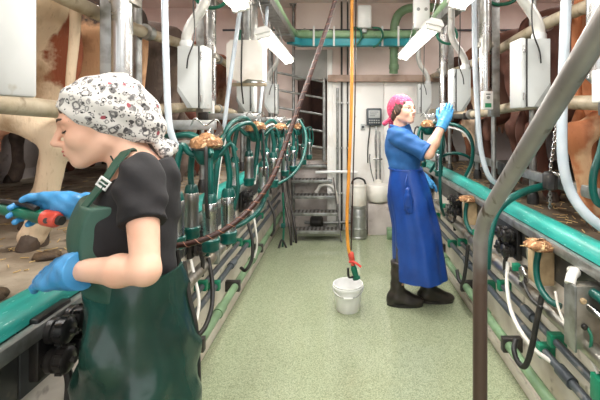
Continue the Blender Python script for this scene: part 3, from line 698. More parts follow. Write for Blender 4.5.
cluster(r1, 1, [(-.10, -.05, -.2), (-.04, .07, -.17), (.09, -.04, -.24), (.12, .06, -.2)], 'milking cluster behind the raised arm of the woman in blue', 13,
        [r1+Vector((.02, -.01, .03)), r1+Vector((.12, -.1, .04)), r1+Vector((.26, -.2, .0)), r1+Vector((.33, -.25, -.12)), r1+Vector((.34, -.22, -.3)), r1+Vector((.3, -.15, -.45))])
# teal loops hanging on the left rail between the clusters
def hose(name, pts, r, mt, lab, cat='hose', grp=None, n=10, rings=None):
    o = MB().tube(pts, r, n).build(name, mt); tag(o, lab, cat, grp); return o
hose('vacuum_hose', [P(262, 150, 3.0), P(268, 175, 2.9), P(262, 205, 2.75), P(245, 222, 2.6), P(222, 232, 2.5), P(210, 238, 2.45), P(207, 255, 2.48)], .016, 'teal_rubber', 'long teal hose sagging below the second cluster on the left', grp='teal hoses')
hose('vacuum_hose', [P(300, 120, 4.2), P(306, 135, 4.1), P(303, 158, 3.95), P(291, 176, 3.8), P(270, 186, 3.7), P(262, 180, 3.8)], .015, 'teal_rubber', 'teal hose loop hanging in front of the ladder', grp='teal hoses')
hose('vacuum_hose', [P(236, 150, 2.45), P(228, 138, 2.4), P(238, 126, 2.45), P(252, 124, 2.6), P(258, 140, 2.7), P(256, 165, 2.7)], .014, 'teal_rubber', 'teal hose arching up left of the second cluster', grp='teal hoses')
hose('vacuum_hose', [P(487, 268, 2.15), P(489, 240, 2.15), P(497, 212, 2.18), P(515, 196, 2.2), P(540, 187, 2.25), P(562, 186, 2.35), P(580, 190, 2.45), P(590, 200, 2.5)], .021, 'teal_rubber', 'thick teal hose arching over the right kerb rail beside the handrail', grp='teal hoses')
hose('vacuum_hose', [P(443, 128, 3.35), P(441, 150, 3.32), P(440, 180, 3.32), P(441, 205, 3.32), P(444, 215, 3.4)], .013, 'teal_rubber', 'straight teal hose dropping beside the blue apron', grp='teal hoses')
hose('vacuum_hose', [P(430, 172, 3.9), P(440, 158, 3.85), P(455, 153, 3.8), P(470, 158, 3.8), P(478, 170, 3.9)], .014, 'teal_rubber', 'short teal hose arch on the right deck near the cow hoof', grp='teal hoses')
hose('vacuum_hose', [P(606, 128, 1.75), P(601, 150, 1.75), P(594, 172, 1.75), P(593, 190, 1.75), P(598, 203, 1.75), P(612, 206, 1.74), P(625, 190, 1.74)], .016, 'teal_rubber', 'teal hose loop at the right picture edge', grp='teal hoses')
# translucent milk hoses from above
def clear(pts, lab, r=.014): return hose('milk_hose', pts, r, 'hose_clear', lab, grp='clear milk hoses')
clear([P(164, -55, 1.72), P(164.5, 0, 1.72), P(166, 60, 1.72), P(168, 110, 1.72), P(171, 133, 1.72), P(180, 150, 1.74), P(196, 149, 1.76)], 'clear hose hanging vertically right of the patterned headscarf', .0145)
clear([P(244, -45, 2.6), P(241, 0, 2.6), P(235, 45, 2.6), P(228, 95, 2.6), P(224, 130, 2.62), P(224, 150, 2.66)], 'clear hose hanging left of the white cabinet')
clear([P(268, -5, 3.3), P(266, 30, 3.3), P(264, 70, 3.3), P(260, 110, 3.3), P(259, 128, 3.34)], 'clear hose right of the white cabinet', .013)
clear([P(472, -40, 2.75), P(474, 0, 2.75), P(475, 60, 2.75), P(478, 120, 2.75), P(482, 155, 2.75), P(490, 178, 2.75), P(503, 186, 2.8)], 'clear hose hanging right of the raised blue glove', .018)
clear([P(566, -60, 1.75), P(566, 0, 1.75), P(564, 60, 1.75), P(562, 120, 1.75), P(563, 160, 1.75), P(570, 190, 1.75), P(585, 213, 1.72), P(608, 232, 1.7)], 'clear hose crossing behind the slanting handrail on the right', .022)
# green curls near the ceiling
hose('air_hose', [P(190, -8, 2.6), P(203, 6, 2.6), P(218, 7, 2.6), P(229, -2, 2.6), P(231, -14, 2.6)], .012, 'green_rubber', 'dark green hose loop at the top left over the stainless cylinder', grp='green hose loops')
hose('air_hose', [P(258, 40, 3.4), P(255, 52, 3.4), P(247, 55, 3.4), P(240, 45, 3.4), P(240, 30, 3.4)], .012, 'green_rubber', 'dark green hose loop beside the left lamp', grp='green hose loops')
hose('air_hose', [P(482, -6, 2.9), P(492, 3, 2.9), P(505, 4, 2.9), P(516, -1, 2.9), P(520, -12, 2.9)], .013, 'green_rubber', 'dark green hose loop at the top right over the lift cylinder', grp='green hose loops')
hose('air_hose', [P(438, 30, 3.7), P(438, 38, 3.7), P(444, 43, 3.7), P(452, 43, 3.7), P(457, 34, 3.7), (.98, 3.7, 2.43)], .012, 'green_rubber', 'dark green hose loop beside the right lamp', grp='green hose loops')

# brown braided hose sweeping across the pit
pts = [P(352, -170, 2.05), P(346, -60, 2.02), P(335, 0, 1.98), P(319, 50, 1.9), P(301, 100, 1.8), P(284, 148, 1.7), P(272, 178, 1.62), P(256, 202, 1.56), P(236, 222, 1.5), P(212, 236, 1.46), P(188, 244, 1.44), P(165, 246, 1.46), P(140, 247, 1.6), P(110, 262, 1.72)]
t = thing('braided_hose', 'dark red-brown braided hose sweeping down from the ceiling to the left', 'hose', P(212, 236, 1.46))
mat('brown_hose', '#34170f', .4, col2='#29110b', scale=10); mat('hose_thread', '#8a5c47', .5)
MB().tube(pts, .0105, 10, per=8).build('tube', 'brown_hose', t)
cp_ = catmull(pts, 40); fr = frames(cp_); m = MB(); acc = 0; hp = []
for i, p in enumerate(cp_):
    if i: acc += (p-cp_[i-1]).length
    a = acc*150; hp.append(p+(fr[i][1]*math.cos(a)+fr[i][2]*math.sin(a))*.0108)
m.tube(hp, .0016, 4, False); m.build('braid', 'hose_thread', t)
# orange hose with spray nozzle
t = thing('spray_hose', 'orange hose hanging in the middle with a red spray nozzle', 'hose', P(352, 280, 3.0))
MB().tube([P(353, -110, 3.0), P(352, 0, 3.0), P(351.5, 100, 3.0), P(349, 170, 3.0), P(347, 215, 3.0), P(348, 245, 3.0), P(351, 258, 3.0)], .0125, 10).build('tube', 'orange_hose', t)
MB().tube([P(358, -110, 3.02), P(356, 0, 3.02), P(355, 100, 3.02), P(353, 180, 3.02), P(351, 250, 3.0)], .005, 8).build('wire', 'brown_hose', t)
MB().lathe([(.014, 0), (.022, .01), (.022, .06), (.016, .07), (.016, .1)], P(350.5, 252, 3.0), (P(354, 270, 3.0)-P(350.5, 252, 3.0)), 12).build('valve_body', 'red_orange', t)
MB().tube([P(349, 262, 2.99), P(354, 262, 2.98), P(361, 267, 2.97)], .009, 8).build('lever', 'red_plastic', t)
MB().lathe([(.018, 0), (.024, .02), (.02, .08), (.03, .085), (.03, .1), (.01, .105)], P(353, 266, 3.0), P(357, 280, 3.0)-P(353, 266, 3.0), 12).build('nozzle', 'green_rubber', t)
MB().tube([P(355, 276, 3.0), P(349, 277, 2.98), P(348, 268, 2.98)], .009, 6).build('trigger', 'black_plastic', t)

# slanting steel handrail of the steps at the viewer
t = thing('handrail', 'scratched grey steel handrail slanting up to the right in the foreground', 'handrail', (.44, 1.275, 0))
hr = [(.44, 1.275, 0), (.44, 1.275, .6), (.44, 1.275, 1.06), (.44, 1.268, 1.12), (.44, 1.235, 1.185), (.44, 1.17, 1.245), (.44, .68, 1.652), (.44, .25, 2.01), (.44, -.2, 2.38)]
pp = [Vector(p) for p in hr]; q = pp[:2]+catmull(pp[2:6], 5)+pp[6:]
MB().tube(q, .0225, 18, False).build('tube', 'hand_rail', t, 60)
_nt = MATS['hand_rail'].node_tree; _b = _nt.nodes['Principled BSDF']; _src = _b.inputs['Base Color'].links[0].from_socket     # brown weathering on the standing leg
_tc = _nt.nodes.new('ShaderNodeTexCoord'); _sp = _nt.nodes.new('ShaderNodeSeparateXYZ'); _nt.links.new(_tc.outputs['Object'], _sp.inputs[0])
_nz = _nt.nodes.new('ShaderNodeTexNoise'); _nz.inputs['Scale'].default_value = 14; _nt.links.new(_tc.outputs['Object'], _nz.inputs['Vector'])
_ad = _nt.nodes.new('ShaderNodeMath'); _ad.operation = 'MULTIPLY_ADD'; _ad.inputs[1].default_value = .22; _nt.links.new(_nz.outputs['Fac'], _ad.inputs[0]); _nt.links.new(_sp.outputs['Z'], _ad.inputs[2])
_mr = _nt.nodes.new('ShaderNodeMapRange'); _mr.inputs[1].default_value = 1.26; _mr.inputs[2].default_value = 1.08; _nt.links.new(_ad.outputs[0], _mr.inputs[0])
_mx = _nt.nodes.new('ShaderNodeMix'); _mx.data_type = 'RGBA'; _nt.links.new(_src, _mx.inputs[6]); _mx.inputs[7].default_value = lin('#5a4940'); _nt.links.new(_mr.outputs[0], _mx.inputs[0]); _nt.links.new(_mx.outputs[2], _b.inputs['Base Color'])
MB().lathe([(.06, 0), (.06, .012), (.03, .018)], (.44, 1.275, 0), n=16).build('floor_flange', 'galv', t)

# ------------------------------------------------------------------ low equipment on the right wall
def dock(y, z, lab, sc=1):
    x = RW-.012; t = thing('cluster_dock', lab, 'dock', (x, y, z-.2), 'cluster docks on the right wall')
    MB().bx(x-.085, x, y-.02, y+.085, z-.19, z-.02, .008).build('block', 'straw_block', t)
    MB().tube([(x-.05, y+.1, z-.12), (x-.07, y+.1, z-.1), (x-.075, y+.1, z-.05), (x-.04, y+.1, z-.02)], .008, 8).build('handle', 'steel_dirty', t)
    m = MB(); rg = random.Random(int(y*100))
    m.lathe([(.03, 0), (.066, .004), (.072, .016), (.06, .032), (.03, .04), (.004, .042)], (x-.07, y-.02, z-.01), n=18)
    for v in m.v: v.z += rg.uniform(-.004, .006); v.x += rg.uniform(-.007, .007); v.y += rg.uniform(-.007, .007)
    cp = m.build('caked_cover', 'straw_cake', t, 60)
    m = MB()
    for i in range(24):
        a = rg.uniform(0, 6.28); rr = rg.uniform(.02, .075); p = Vector((x-.07+rr*math.cos(a), y-.02+rr*math.sin(a), z+rg.uniform(0, .03))); d = Vector((rg.uniform(-1, 1), rg.uniform(-1, 1), rg.uniform(-.3, .2)))*.022
        m.tube([p-d, p+d], .0022, 4, False)
    m.build('straw_bits', 'straw', cp)
    MB().tube([(x-.085, y-.03, z-.02), (x-.095, y-.03, z-.09), (x-.095, y-.05, z-.16), (x-.08, y-.11, z-.21), (x-.05, y-.16, z-.22)], .015, 10).build('outlet_hose', 'teal_rubber', t)
    return t
mat('straw_block', '#c2a882', .7, col2='#8b7352', scale=8, lo=.4, hi=.65, bump=.3)
dock(1.93, .885, 'caked cluster dock with teal outlet on the near right wall')
dock(3.02, .885, 'caked cluster dock on the right wall just beyond the handrail post')
# stainless junction panel
x0, y = .90, 1.56
t = thing('junction_panel', 'stainless junction panel with teal hoses at the lower right', 'panel', (x0+.05, y, .6))
MB().bx(x0, RW, y-.006, y+.05, .60, .845, .003).build('plate', 'steel_dirty', t)
MB().bx(x0-.004, x0+.006, y-.02, y+.055, .595, .85, .002).build('flange', 'galv', t)
for dx, z, mt in ((.035, .79, 'straw_block'), (.04, .69, 'black_plastic')): MB().lathe([(.012, 0), (.012, .008), (.008, .012)], (x0+dx, y-.006, z), (0, -1, 0), 12).build('button', mt, t)
MB().tube([(x0+.075, y, .82), (x0+.08, y-.06, .815), (x0+.1, y-.14, .77), (x0+.13, y-.26, .7)], .019, 10).build('inlet_hose', 'teal_rubber', t)
MB().tube([(x0+.06, y, .765), (x0+.075, y-.06, .75), (x0+.1, y-.16, .70), (x0+.13, y-.26, .64)], .014, 10).build('steel_tube', 'steel', t)
MB().tube([(x0+.05, y-.01, .69), (x0+.055, y-.03, .66), (x0+.05, y-.03, .6), (x0+.07, y-.05, .56), (x0+.12, y-.1, .55)], .006, 8).build('sensor_cable', 'green_rubber', t)
MB().tube([(x0+.0, y+.02, .845), (x0+.02, y+.04, .87), (x0+.07, y+.1, .86), (x0+.11, y+.2, .83)], .02, 10).build('clear_elbow', 'hose_white', t)
t = thing('valve_block', 'small dark green valve block at the lower right edge', 'valve', (.96, 1.5, .46))
MB().bx(.94, RW-.002, 1.46, 1.52, .44, .54, .006).build('body', 'green_clip', t)
MB().bx(.953, .99, 1.452, 1.462, .465, .515, .003).build('cap', 'green_rubber', t)
MB().tube([(.96, 1.5, .54), (.955, 1.55, .58), (.95, 1.66, .6), (.95, 1.75, .66), (.96, 1.8, .72)], .006, 8).build('cable', 'hose_white', t)
def wall_hose(name, pts, r, mt, lab, grp): return hose(name, pts, r, mt, lab, 'hose', grp)
G = 'hoses looped on the pit walls'
wall_hose('drain_hose', [P(542, 296, 1.85), P(537, 320, 1.85), P(531, 350, 1.86), P(525, 366, 1.88), P(518, 362, 1.92), P(514, 350, 1.96), P(516, 340, 2.0)], .013, 'black_rubber', 'black drain hose hooked low on the near right wall', G)
wall_hose('drain_hose', [P(468, 245, 2.85), P(466, 265, 2.85), P(463, 282, 2.86), P(459, 280, 2.9), P(457, 270, 2.95)], .013, 'black_rubber', 'black drain hose just right of the black boots', G)
wall_hose('wash_hose', [P(508, 262, 2.3), P(507, 285, 2.25), P(511, 310, 2.15), P(520, 330, 2.05), P(535, 350, 1.95), P(552, 362, 1.85)], .011, 'hose_white', 'white wash hose curving down the near right wall', G)
wall_hose('drain_hose', [P(208, 258, 2.45), P(212, 280, 2.4), P(212, 305, 2.3), P(206, 325, 2.2), P(199, 335, 2.15)], .013, 'black_rubber', 'black drain hose looping low on the left wall behind the apron', G)
wall_hose('drain_hose', [P(247, 220, 3.3), P(252, 238, 3.25), P(252, 258, 3.2), P(246, 270, 3.15), P(241, 268, 3.2)], .013, 'black_rubber', 'black drain hose halfway along the left wall', G)
wall_hose('drain_hose', [P(268, 200, 4.3), P(274, 215, 4.25), P(274, 230, 4.2), P(271, 236, 4.2)], .013, 'black_rubber', 'farthest black drain hose on the left wall', G)
wall_hose('wash_hose', [P(190, 255, 2.3), P(194, 275, 2.25), P(199, 300, 2.2), P(196, 325, 2.1), P(192, 345, 2.05)], .009, 'hose_white', 'white wash hose hanging on the left wall behind the apron', G)
wall_hose('wash_hose', [P(251, 205, 3.4), P(255, 225, 3.4), P(257, 245, 3.38), P(254, 258, 3.35)], .009, 'hose_white', 'white wash hose halfway along the left wall', G)
# small stainless receivers and linkages on both walls
def tap(s, y, z, lab):
    wx = LW if s < 0 else RW; q = lambda d: wx-s*d
    t = thing('tap_linkage', lab, 'valve', (q(.06), y, z-.1), 'steel taps along the milk pipes')
    MB().lathe([(.018, 0), (.026, .01), (.026, .07), (.014, .085)], (q(.075), y, z-.02), n=14).build('body', 'steel', t)
    MB().tube([(q(.075), y, z+.06), (q(.1), y-.04, z+.07), (q(.11), y-.1, z+.05)], .007, 8).build('lever', 'steel_dirty', t)
    MB().tube([(q(.075), y-.02, z), (q(.12), y-.1, z+.01), (q(.13), y-.2, z-.02), (q(.115), y-.27, z-.03)], .009, 8).build('cross_tube', 'black_rubber', t)
    MB().bx(min(q(.09), q(.055)), max(q(.09), q(.055)), y-.03, y+.03, z-.06, z-.03, .004).build('base', 'dark_steel', t)
    MB().bx(min(q(.115), q(.075)), max(q(.115), q(.075)), y+.035, y+.06, z+.02, z+.06, .004).build('knob', 'green_clip', t)
for i, y in enumerate((1.95, 3.0, 4.1)): tap(-1, y, .66, ('nearest steel tap on the left milk pipe', 'middle steel tap on the left milk pipe', 'farthest steel tap on the left milk pipe')[i])
for i, y in enumerate((2.1, 2.75, 3.6)): tap(1, y, .66, ('nearest steel tap on the right milk pipe', 'middle steel tap on the right milk pipe', 'farthest steel tap on the right milk pipe')[i])

# ------------------------------------------------------------------ metal ladder steps to the passage
t = thing('step_ladder', 'grey metal ladder stairs with five treads leading up to the passage', 'ladder', (-.35, 5.2, 0))
T = [(-.57, -.02, 4.92, .14), (-.60, -.055, 5.07, .32), (-.635, -.09, 5.23, .50), (-.67, -.13, 5.39, .68), (-.70, -.165, 5.55, .86)]
for (a, b, y, z) in T:
    tr = MB().bx(a, b, y-.09, y+.09, z-.012, z, .003).build('tread', 'ladder', t)
    m = MB()
    for i in range(11):
        xx = a+.03+(b-a-.06)*i/10; m.bx(xx-.012, xx+.012, y-.075, y+.075, z, z+.004)
    m.build('grip', 'galv', tr)
    MB().bx(a, b, y-.094, y-.086, z-.04, z, .002).build('nosing', 'galv', tr)
for k in (0, 1):
    p0 = Vector((T[0][k], T[0][2]-.09, 0)); p1 = Vector((T[4][k], T[4][2]+.03, .9)); off = Vector((.015 if k else -.015, 0, 0))
    d = (p1-p0).normalized(); u = Vector((0, -d.z, d.y)).normalized()*.035
    poly = [p0+off-u, p1+off-u, p1+off+u, p0+off+u]
    MB().prism([p-Vector((.006, 0, 0)) for p in poly], (0, 0, 0), (.012, 0, 0)).build('stringer', 'dark_steel', t)
MB().tube([(-.60, 4.72, .0), (-.62, 4.74, .2), (-.74, 5.0, .62), (-.80, 5.3, .95)], .016, 10).build('side_rail', 'dark_steel', t)
MB().tube([(-.55, 4.80, .0), (-.57, 4.82, .2), (-.68, 5.05, .58), (-.76, 5.35, .93)], .014, 10).build('side_rail', 'dark_steel', t)
# pipes under the ladder
hose('floor_pipe', [(-.5, 5.36, .1), (-.3, 5.33, .1), (.2, 5.33, .12), (.35, 5.3, .14)], .02, 'galv', 'galvanised pipe lying on the floor behind the ladder', 'pipe')
hose('floor_pipe', [(-.35, 5.38, .5), (-.28, 5.36, .6), (-.15, 5.34, .6), (-.08, 5.33, .5), (-.06, 5.33, .36)], .025, 'hose_white', 'tan bent pipe behind the ladder treads', 'pipe')
hose('floor_pipe', [(-.35, 5.3, .78), (-.1, 5.28, .79), (.1, 5.27, .79), (.2, 5.27, .78)], .02, 'white_plastic', 'white pipe sticking out right of the ladder at tread height', 'pipe')
t = thing('sludge_pump', 'dark pump standing in the shade behind the ladder', 'pump', (-.3, 5.43, .12))
MB().lathe([(.05, 0), (.08, .02), (.08, .14), (.05, .17)], (-.42, 5.3, .13), (1, 0, 0), 16).build('motor', 'dark_steel', t)
MB().bx(-.45, -.22, 5.24, 5.36, .0, .06, .006).build('foot', 'dark_steel', t)
# tall rod leaning at the ladder with teal clamp
t = thing('prop_stand', 'dark slender stand with teal clamps left of the ladder', 'stand', (-.69, 4.7, 0))
MB().tube([(-.69, 4.66, 0), (-.68, 4.68, .3), (-.70, 4.72, .62)], .012, 8).build('pole', 'green_rubber', t)
MB().tube([(-.73, 4.6, .0), (-.70, 4.66, .08), (-.64, 4.62, .0)], .011, 8).build('foot', 'black_rubber', t)
MB().bx(-.71, -.66, 4.64, 4.70, .22, .27, .008).build('clamp', 'teal_rubber', t)
# gate in the passage mouth
t = thing('swing_gate', 'barred steel gate standing ajar at the left of the passage', 'gate', (-.75, 5.3, DECK))
ga, gb = Vector((-.84, 5.06, 0)), Vector((-.24, 5.33, 0))
for i, z in enumerate((1.12, 1.34, 1.56, 1.78, 2.0)): MB().cyl(ga+Vector((0, 0, z+.08)), gb+Vector((0, 0, z-.02)), .015, 10).build('bar', 'galv', t)
for p, zz in ((ga, 2.15), (gb, 2.03)): MB().cyl(p+Vector((0, 0, DECK)), p+Vector((0, 0, zz)), .022, 12).build('upright', 'galv', t)
for i, (x, y) in enumerate(((-.88, 4.95), (-.66, 5.44))):
    t = thing('gate_post', ('pale steel post at the end of the left deck', 'thin steel post at the passage corner')[i], 'post', (x, y, DECK-.05), 'posts at the deck end')
    MB().cyl((x, y, DECK-.05 if i == 0 else 0), (x, y, CEIL), .03 if i == 0 else .02, 12).build('tube', 'galv', t)
    MB().bx(x-.05, x+.05, y-.05, y+.05, CEIL-.012, CEIL, .002).build('top_plate', 'galv', t)

# ------------------------------------------------------------------ things on the floor and by the back wall
def bucket(c_, r0, r1, h, lab, mt='white_plastic', handle=True, name='bucket'):
    t = thing(name, lab, 'bucket', c_)
    MB().lathe([(r0*.96, 0), (r0, .006), (r1*.985, h-.03), (r1*1.05, h-.028), (r1*1.05, h-.014), (r1, h-.013), (r1*1.03, h), (r1*.97, h), (r0*.94, .012), (.001, .01)], c_, n=28).build('pail', mt, t)
    if handle:
        pts = []
        for k in range(9):
            a = math.pi*k/8; pts.append(Vector(c_)+Vector((r1*1.05*math.cos(a), -r1*.95*math.sin(a)-.01, h-.02-.05*math.sin(a))))
        MB().tube(pts, .004, 6).build('handle', 'galv', t)
        MB().cyl(pts[4]-Vector((.035, 0, 0)), pts[4]+Vector((.035, 0, 0)), .008, 8).build('grip', 'white_plastic', t)
    return t
b = P(348, 309, 3.14); bucket((b.x, 3.14, 0), .092, .115, .205, 'white plastic bucket standing alone in the middle of the green floor')
# milk can with a white pail on top
t = thing('milk_can', 'dull silver milk can on the floor below the white pail', 'can', (.205, 5.0, 0))
MB().lathe([(.098, 0), (.104, .008), (.104, .03), (.1, .035), (.1, .33), (.092, .36), (.088, .375), (.096, .385), (.096, .40), (.085, .41), (.001, .412)], (.205, 5.0, 0), n=28).build('body', 'can_metal', t)
for z in (.12, .27): MB().lathe([(.1, z), (.104, z+.006), (.104, z+.014), (.1, z+.02)], (.205, 5.0, 0), n=28).build('hoop', 'can_metal', t)
MB().tube([(.105, 4.98, .3), (.085, 4.97, .33), (.09, 4.97, .37), (.11, 4.98, .375)], .007, 8).build('handle', 'can_metal', t)
t = bucket((.205, 5.0, .412), .098, .106, .27, 'white pail with a black bail stacked on the silver can', 'white_dirty', False, 'pail')
MB().tube([(.12, 4.98, .67), (.14, 4.97, .73), (.2, 4.96, .755), (.27, 4.97, .73), (.295, 4.98, .67)], .012, 8).build('bail', 'black_rubber', t)
# white vessel / basin on a stand
t = thing('wash_vessel', 'off-white wash vessel on a plinth right of the stacked pail', 'vessel', (.46, 5.2, .3))
MB().bx(.33, .75, 5.12, 5.37, 0, .40, .01).build('plinth', 'panel_grey', t)
MB().lathe([(.05, .40), (.13, .43), (.165, .50), (.17, .60), (.15, .64), (.06, .66), (.03, .70)], (.47, 5.2, 0), n=24).build('bowl', 'white_dirty', t)
MB().lathe([(.06, .655), (.062, .67), (.05, .69), (.001, .7)], (.47, 5.2, 0), n=18).build('lid', 'hose_white', t)
for dx in (-.02, .03): MB().cyl((.47+dx, 5.24, .69), (.47+dx, 5.3, 1.32), .011, 10).build('feed_pipe', 'steel', t)
MB().bx(.41, .53, 5.24, 5.28, .95, .97, .003).build('brace', 'steel', t)
MB().tube([(.42, 5.2, .66), (.38, 5.15, .8), (.36, 5.2, .95), (.37, 5.3, 1.02)], .006, 6).build('cable', 'black_rubber', t)
tag(MB().bx(.555, .66, 4.92, 5.0, .17, .31, .008).bx(.57, .645, 4.905, 4.925, .2, .28, .005).build('valve_case', 'green_pvc_dark'), 'small green case standing low behind the woman in blue', 'case')
o_ = bpy.data.objects['valve_case']; o_.location.z = 0
# display unit on the wall
x, y, z = .425, BACK-.031, 1.40
t = thing('display_unit', 'dark grey display unit on the white back wall left of the pink bandana', 'display', (x, y, z))
MB().bx(x-.10, x+.10, y-.10, y, z, z+.23, .015).build('case', 'display_grey' if 'display_grey' in MATS else 'grey_pvc', t)
scr = MB().bx(x-.075, x+.075, y-.106, y-.098, z+.1, z+.2, .003).build('screen', 'grey_box', t)
for i in range(3): MB().bx(x-.06, x+.05-.02*i, y-.108, y-.105, z+.175-.025*i, z+.182-.025*i).build('text_line', 'label_dark', scr)
m = MB()
for i in range(5):
    for j in range(2): MB().bx(x-.07+.03*i, x-.05+.03*i, y-.108, y-.1, z+.03+.03*j, z+.047+.03*j, .002).build('key', 'grey_box', t)
MB().tube([(x-.05, y-.05, z), (x-.06, y-.05, z-.1), (x-.08, y-.03, z-.3), (x-.08, y-.02, z-.5)], .008, 6).build('cable', 'black_rubber', t)
MB().tube([(x+.03, y-.05, z), (x+.03, y-.06, z-.08), (x+.02, y-.05, z-.2), (x+.03, y-.03, z-.4)], .012, 6).build('cable', 'galv', t)
t = thing('wall_socket', 'small white socket left of the display unit', 'socket', (.29, BACK-.03, 1.36))
MB().bx(.25, .31, BACK-.06, BACK-.03, 1.34, 1.42, .006).build('case', 'grey_box', t)
MB().lathe([(.018, 0), (.018, .004)], (.28, BACK-.06, 1.38), (0, -1, 0), 12).build('socket_face', 'label_dark', t)
# straw on the decks
for s, nm in ((-1, 'left'), (1, 'right')):
    m = MB(); rg = random.Random(20+s)
    for i in range(420):
        x = s*(1.12+abs(rg.gauss(0, .55))); y = rg.uniform(.6, 5.2); L = rg.uniform(.01, .035); a = rg.uniform(0, 6.28)
        p = Vector((x, y, DECK+.004)); d = Vector((math.cos(a)*L, math.sin(a)*L, rg.uniform(0, .004)))
        m.tube([p-d, p+d], rg.uniform(.0015, .003), 4, False)
    o = m.build('straw_litter', 'straw'); tag(o, 'scattered straw bits lying on the %s deck' % nm, 'straw'); o['kind'] = 'stuff'
for i, (x, y, r) in enumerate(((-1.12, 1.25, .06), (-1.2, 1.62, .05), (-1.45, 2.35, .07), (1.35, 1.75, .06), (1.5, 2.4, .07), (-1.25, 2.9, .06), (1.3, 3.5, .06))):
    m = MB().ell((x, y, DECK+.008), (r, r*.8, .022), 12, 8); rg = random.Random(i)
    for v in m.v: v.x += rg.uniform(-.006, .006); v.z = max(DECK, v.z+rg.uniform(-.006, .006))
    m.ell((x+r*.5, y+r*.3, DECK+.012), (r*.5, r*.5, .02), 10, 6)
    tag(m.build('dung_pat', 'dung', None, 60), 'dark dung pat on the %s deck, %s' % ('left' if x < 0 else 'right', ('nearest the left edge', 'beside the cream cow hoof', 'under the cream cow', 'behind the tan cow leg', 'under the near right cow', 'under the orange and dark cow', 'near the far right hoofs')[i]), 'dung', 'dung pats')

# ================================================================== cows
def cow_prims(steps, wide=.16):
    p = []
    p.append(ell((.95, 0, .90), (.72, .33, .36), k=.12)); p.append(ell((.75, 0, .80), (.5, .34, .30), k=.15))
    p.append(ell((.30, 0, 1.10), (.30, .25, .24), k=.15)); p.append(cap((.12, 0, 1.25), (1.4, 0, 1.27), .07, .09, k=.12))
    for s in (-1, 1):
        st = steps[s]
        p += [cap((.34, s*.20, 1.22), (.36, s*.24, 1.20), .06, .05, k=.08), cap((.04, s*.10, 1.15), (.06, s*.11, 1.14), .06, k=.08)]
        p += [ell((.24, s*.17, .92), (.22, .13, .30), Matrix.Rotation(R(8), 3, 'Y'), k=.10),
              cap((.26, s*.18, .78), (.16+st*.4, s*.175, .60), .135, .085, k=.08),
              cap((.16+st*.4, s*.175, .62), (.03+st, s*wide, .46), .085, .055, k=.06), cap((.01+st, s*wide, .49), (.03+st, s*wide, .44), .052, .055, k=.03),
              cap((.03+st, s*wide, .46), (.09+st, s*wide, .15), .05, .041, k=.03), cap((.09+st, s*wide, .15), (.10+st, s*wide, .12), .054, k=.03),
              cap((.10+st, s*wide, .12), (.14+st, s*wide, .05), .047, .054, k=.02)]
        p += [cap((1.42, s*.15, .95), (1.46, s*.17, .62), .16, .09, k=.08), cap((1.46, s*.17, .62), (1.46, s*.17, .38), .075, .052, k=.05),
              cap((1.46, s*.17, .38), (1.45, s*.17, .14), .045, .04, k=.03), cap((1.45, s*.17, .14), (1.48, s*.17, .05), .05, .055, k=.02)]
        p.append(ell((2.02, s*.16, 1.42), (.03, .10, .05), k=.03))
    p.append(ell((1.40, 0, .98), (.26, .25, .38), k=.12)); p.append(cap((1.5, 0, 1.12), (1.95, 0, 1.32), .22, .14, k=.12))
    p += [cap((1.98, 0, 1.36), (2.18, 0, 1.22), .13, .10, k=.06), cap((2.18, 0, 1.22), (2.36, 0, 1.08), .09, .075, k=.05)]
    p.append(cap((.02, 0, 1.26), (-.03, 0, 1.20), .05, .04, k=.06))
    return p
proto = {}
STEP = {'a': ({-1: -.07, 1: .07}, .15), 'b': ({-1: .06, 1: -.08}, .17), 'c': ({-1: -.2, 1: .03}, .16), 'd': ({-1: .12, 1: -.13}, .16)}
for key, (step, wide) in STEP.items():
    D, lo, ax = field(cow_prims(step, wide), .016); V, Q = nets(D, lo, .016); proto[key] = (V, Q)
mat('udder', '#d9a58c', .6, col2='#c98f78', scale=8); mat('hoof', '#4b3c30', .6, col2='#2f261f', scale=15, bump=.4)
def cow_meshes(key, step, wide, idx):
    V, Q = proto[key]; return V, Q
hides = [hide_mat('hide_cream', '#dcc4a6', '#99573a', '#9c7a56', 1.5, .62, .66, 1.3, [((.12, -.2, 1.0), (.3, .16, .33), '#8f4a2c'), ((.5, .3, .95), (.3, .2, .3), '#8f4a2c')]), hide_mat('hide_tan', '#d6a880', '#45362d', '#a5754f', 1.9, .62, .68, 3.1, [((.1, 0, 1.35), (.6, .5, .26), '#3a2d26'), ((.7, 0, .9), (.42, .6, .6), '#4a3a30')]), hide_mat('hide_dark', '#5f5048', '#8a7668', '#3d322b', 2.2, .5, .6, 5.0),
         hide_mat('hide_red', '#6d3a2b', '#cdaa8c', '#5f2d1e', 1.6, .6, .66, 7.2), hide_mat('hide_rust', '#7d4a34', '#c09c80', '#6e3a24', 1.8, .58, .64, 9.4),
         hide_mat('hide_orange', '#ad6a42', '#d2b294', '#7d4a2e', 1.4, .66, .7, 11.0, [((.02, -.17, .35), (.2, .16, .3), '#c49c76')]), hide_mat('hide_brown', '#573224', '#40231a', '#4a281c', 2.0, .5, .6, 12.7), hide_mat('hide_chestnut', '#5e382a', '#52301f', '#4e2c1e', 1.7, .5, .62, 14.1),
         hide_mat('hide_pied', '#84503a', '#e0c4a8', '#7c452c', 1.5, .50, .55, 16.3), hide_mat('hide_deep', '#472a20', '#8a5338', '#3c2017', 1.9, .55, .65, 18.0)]
mesh_cache = {}
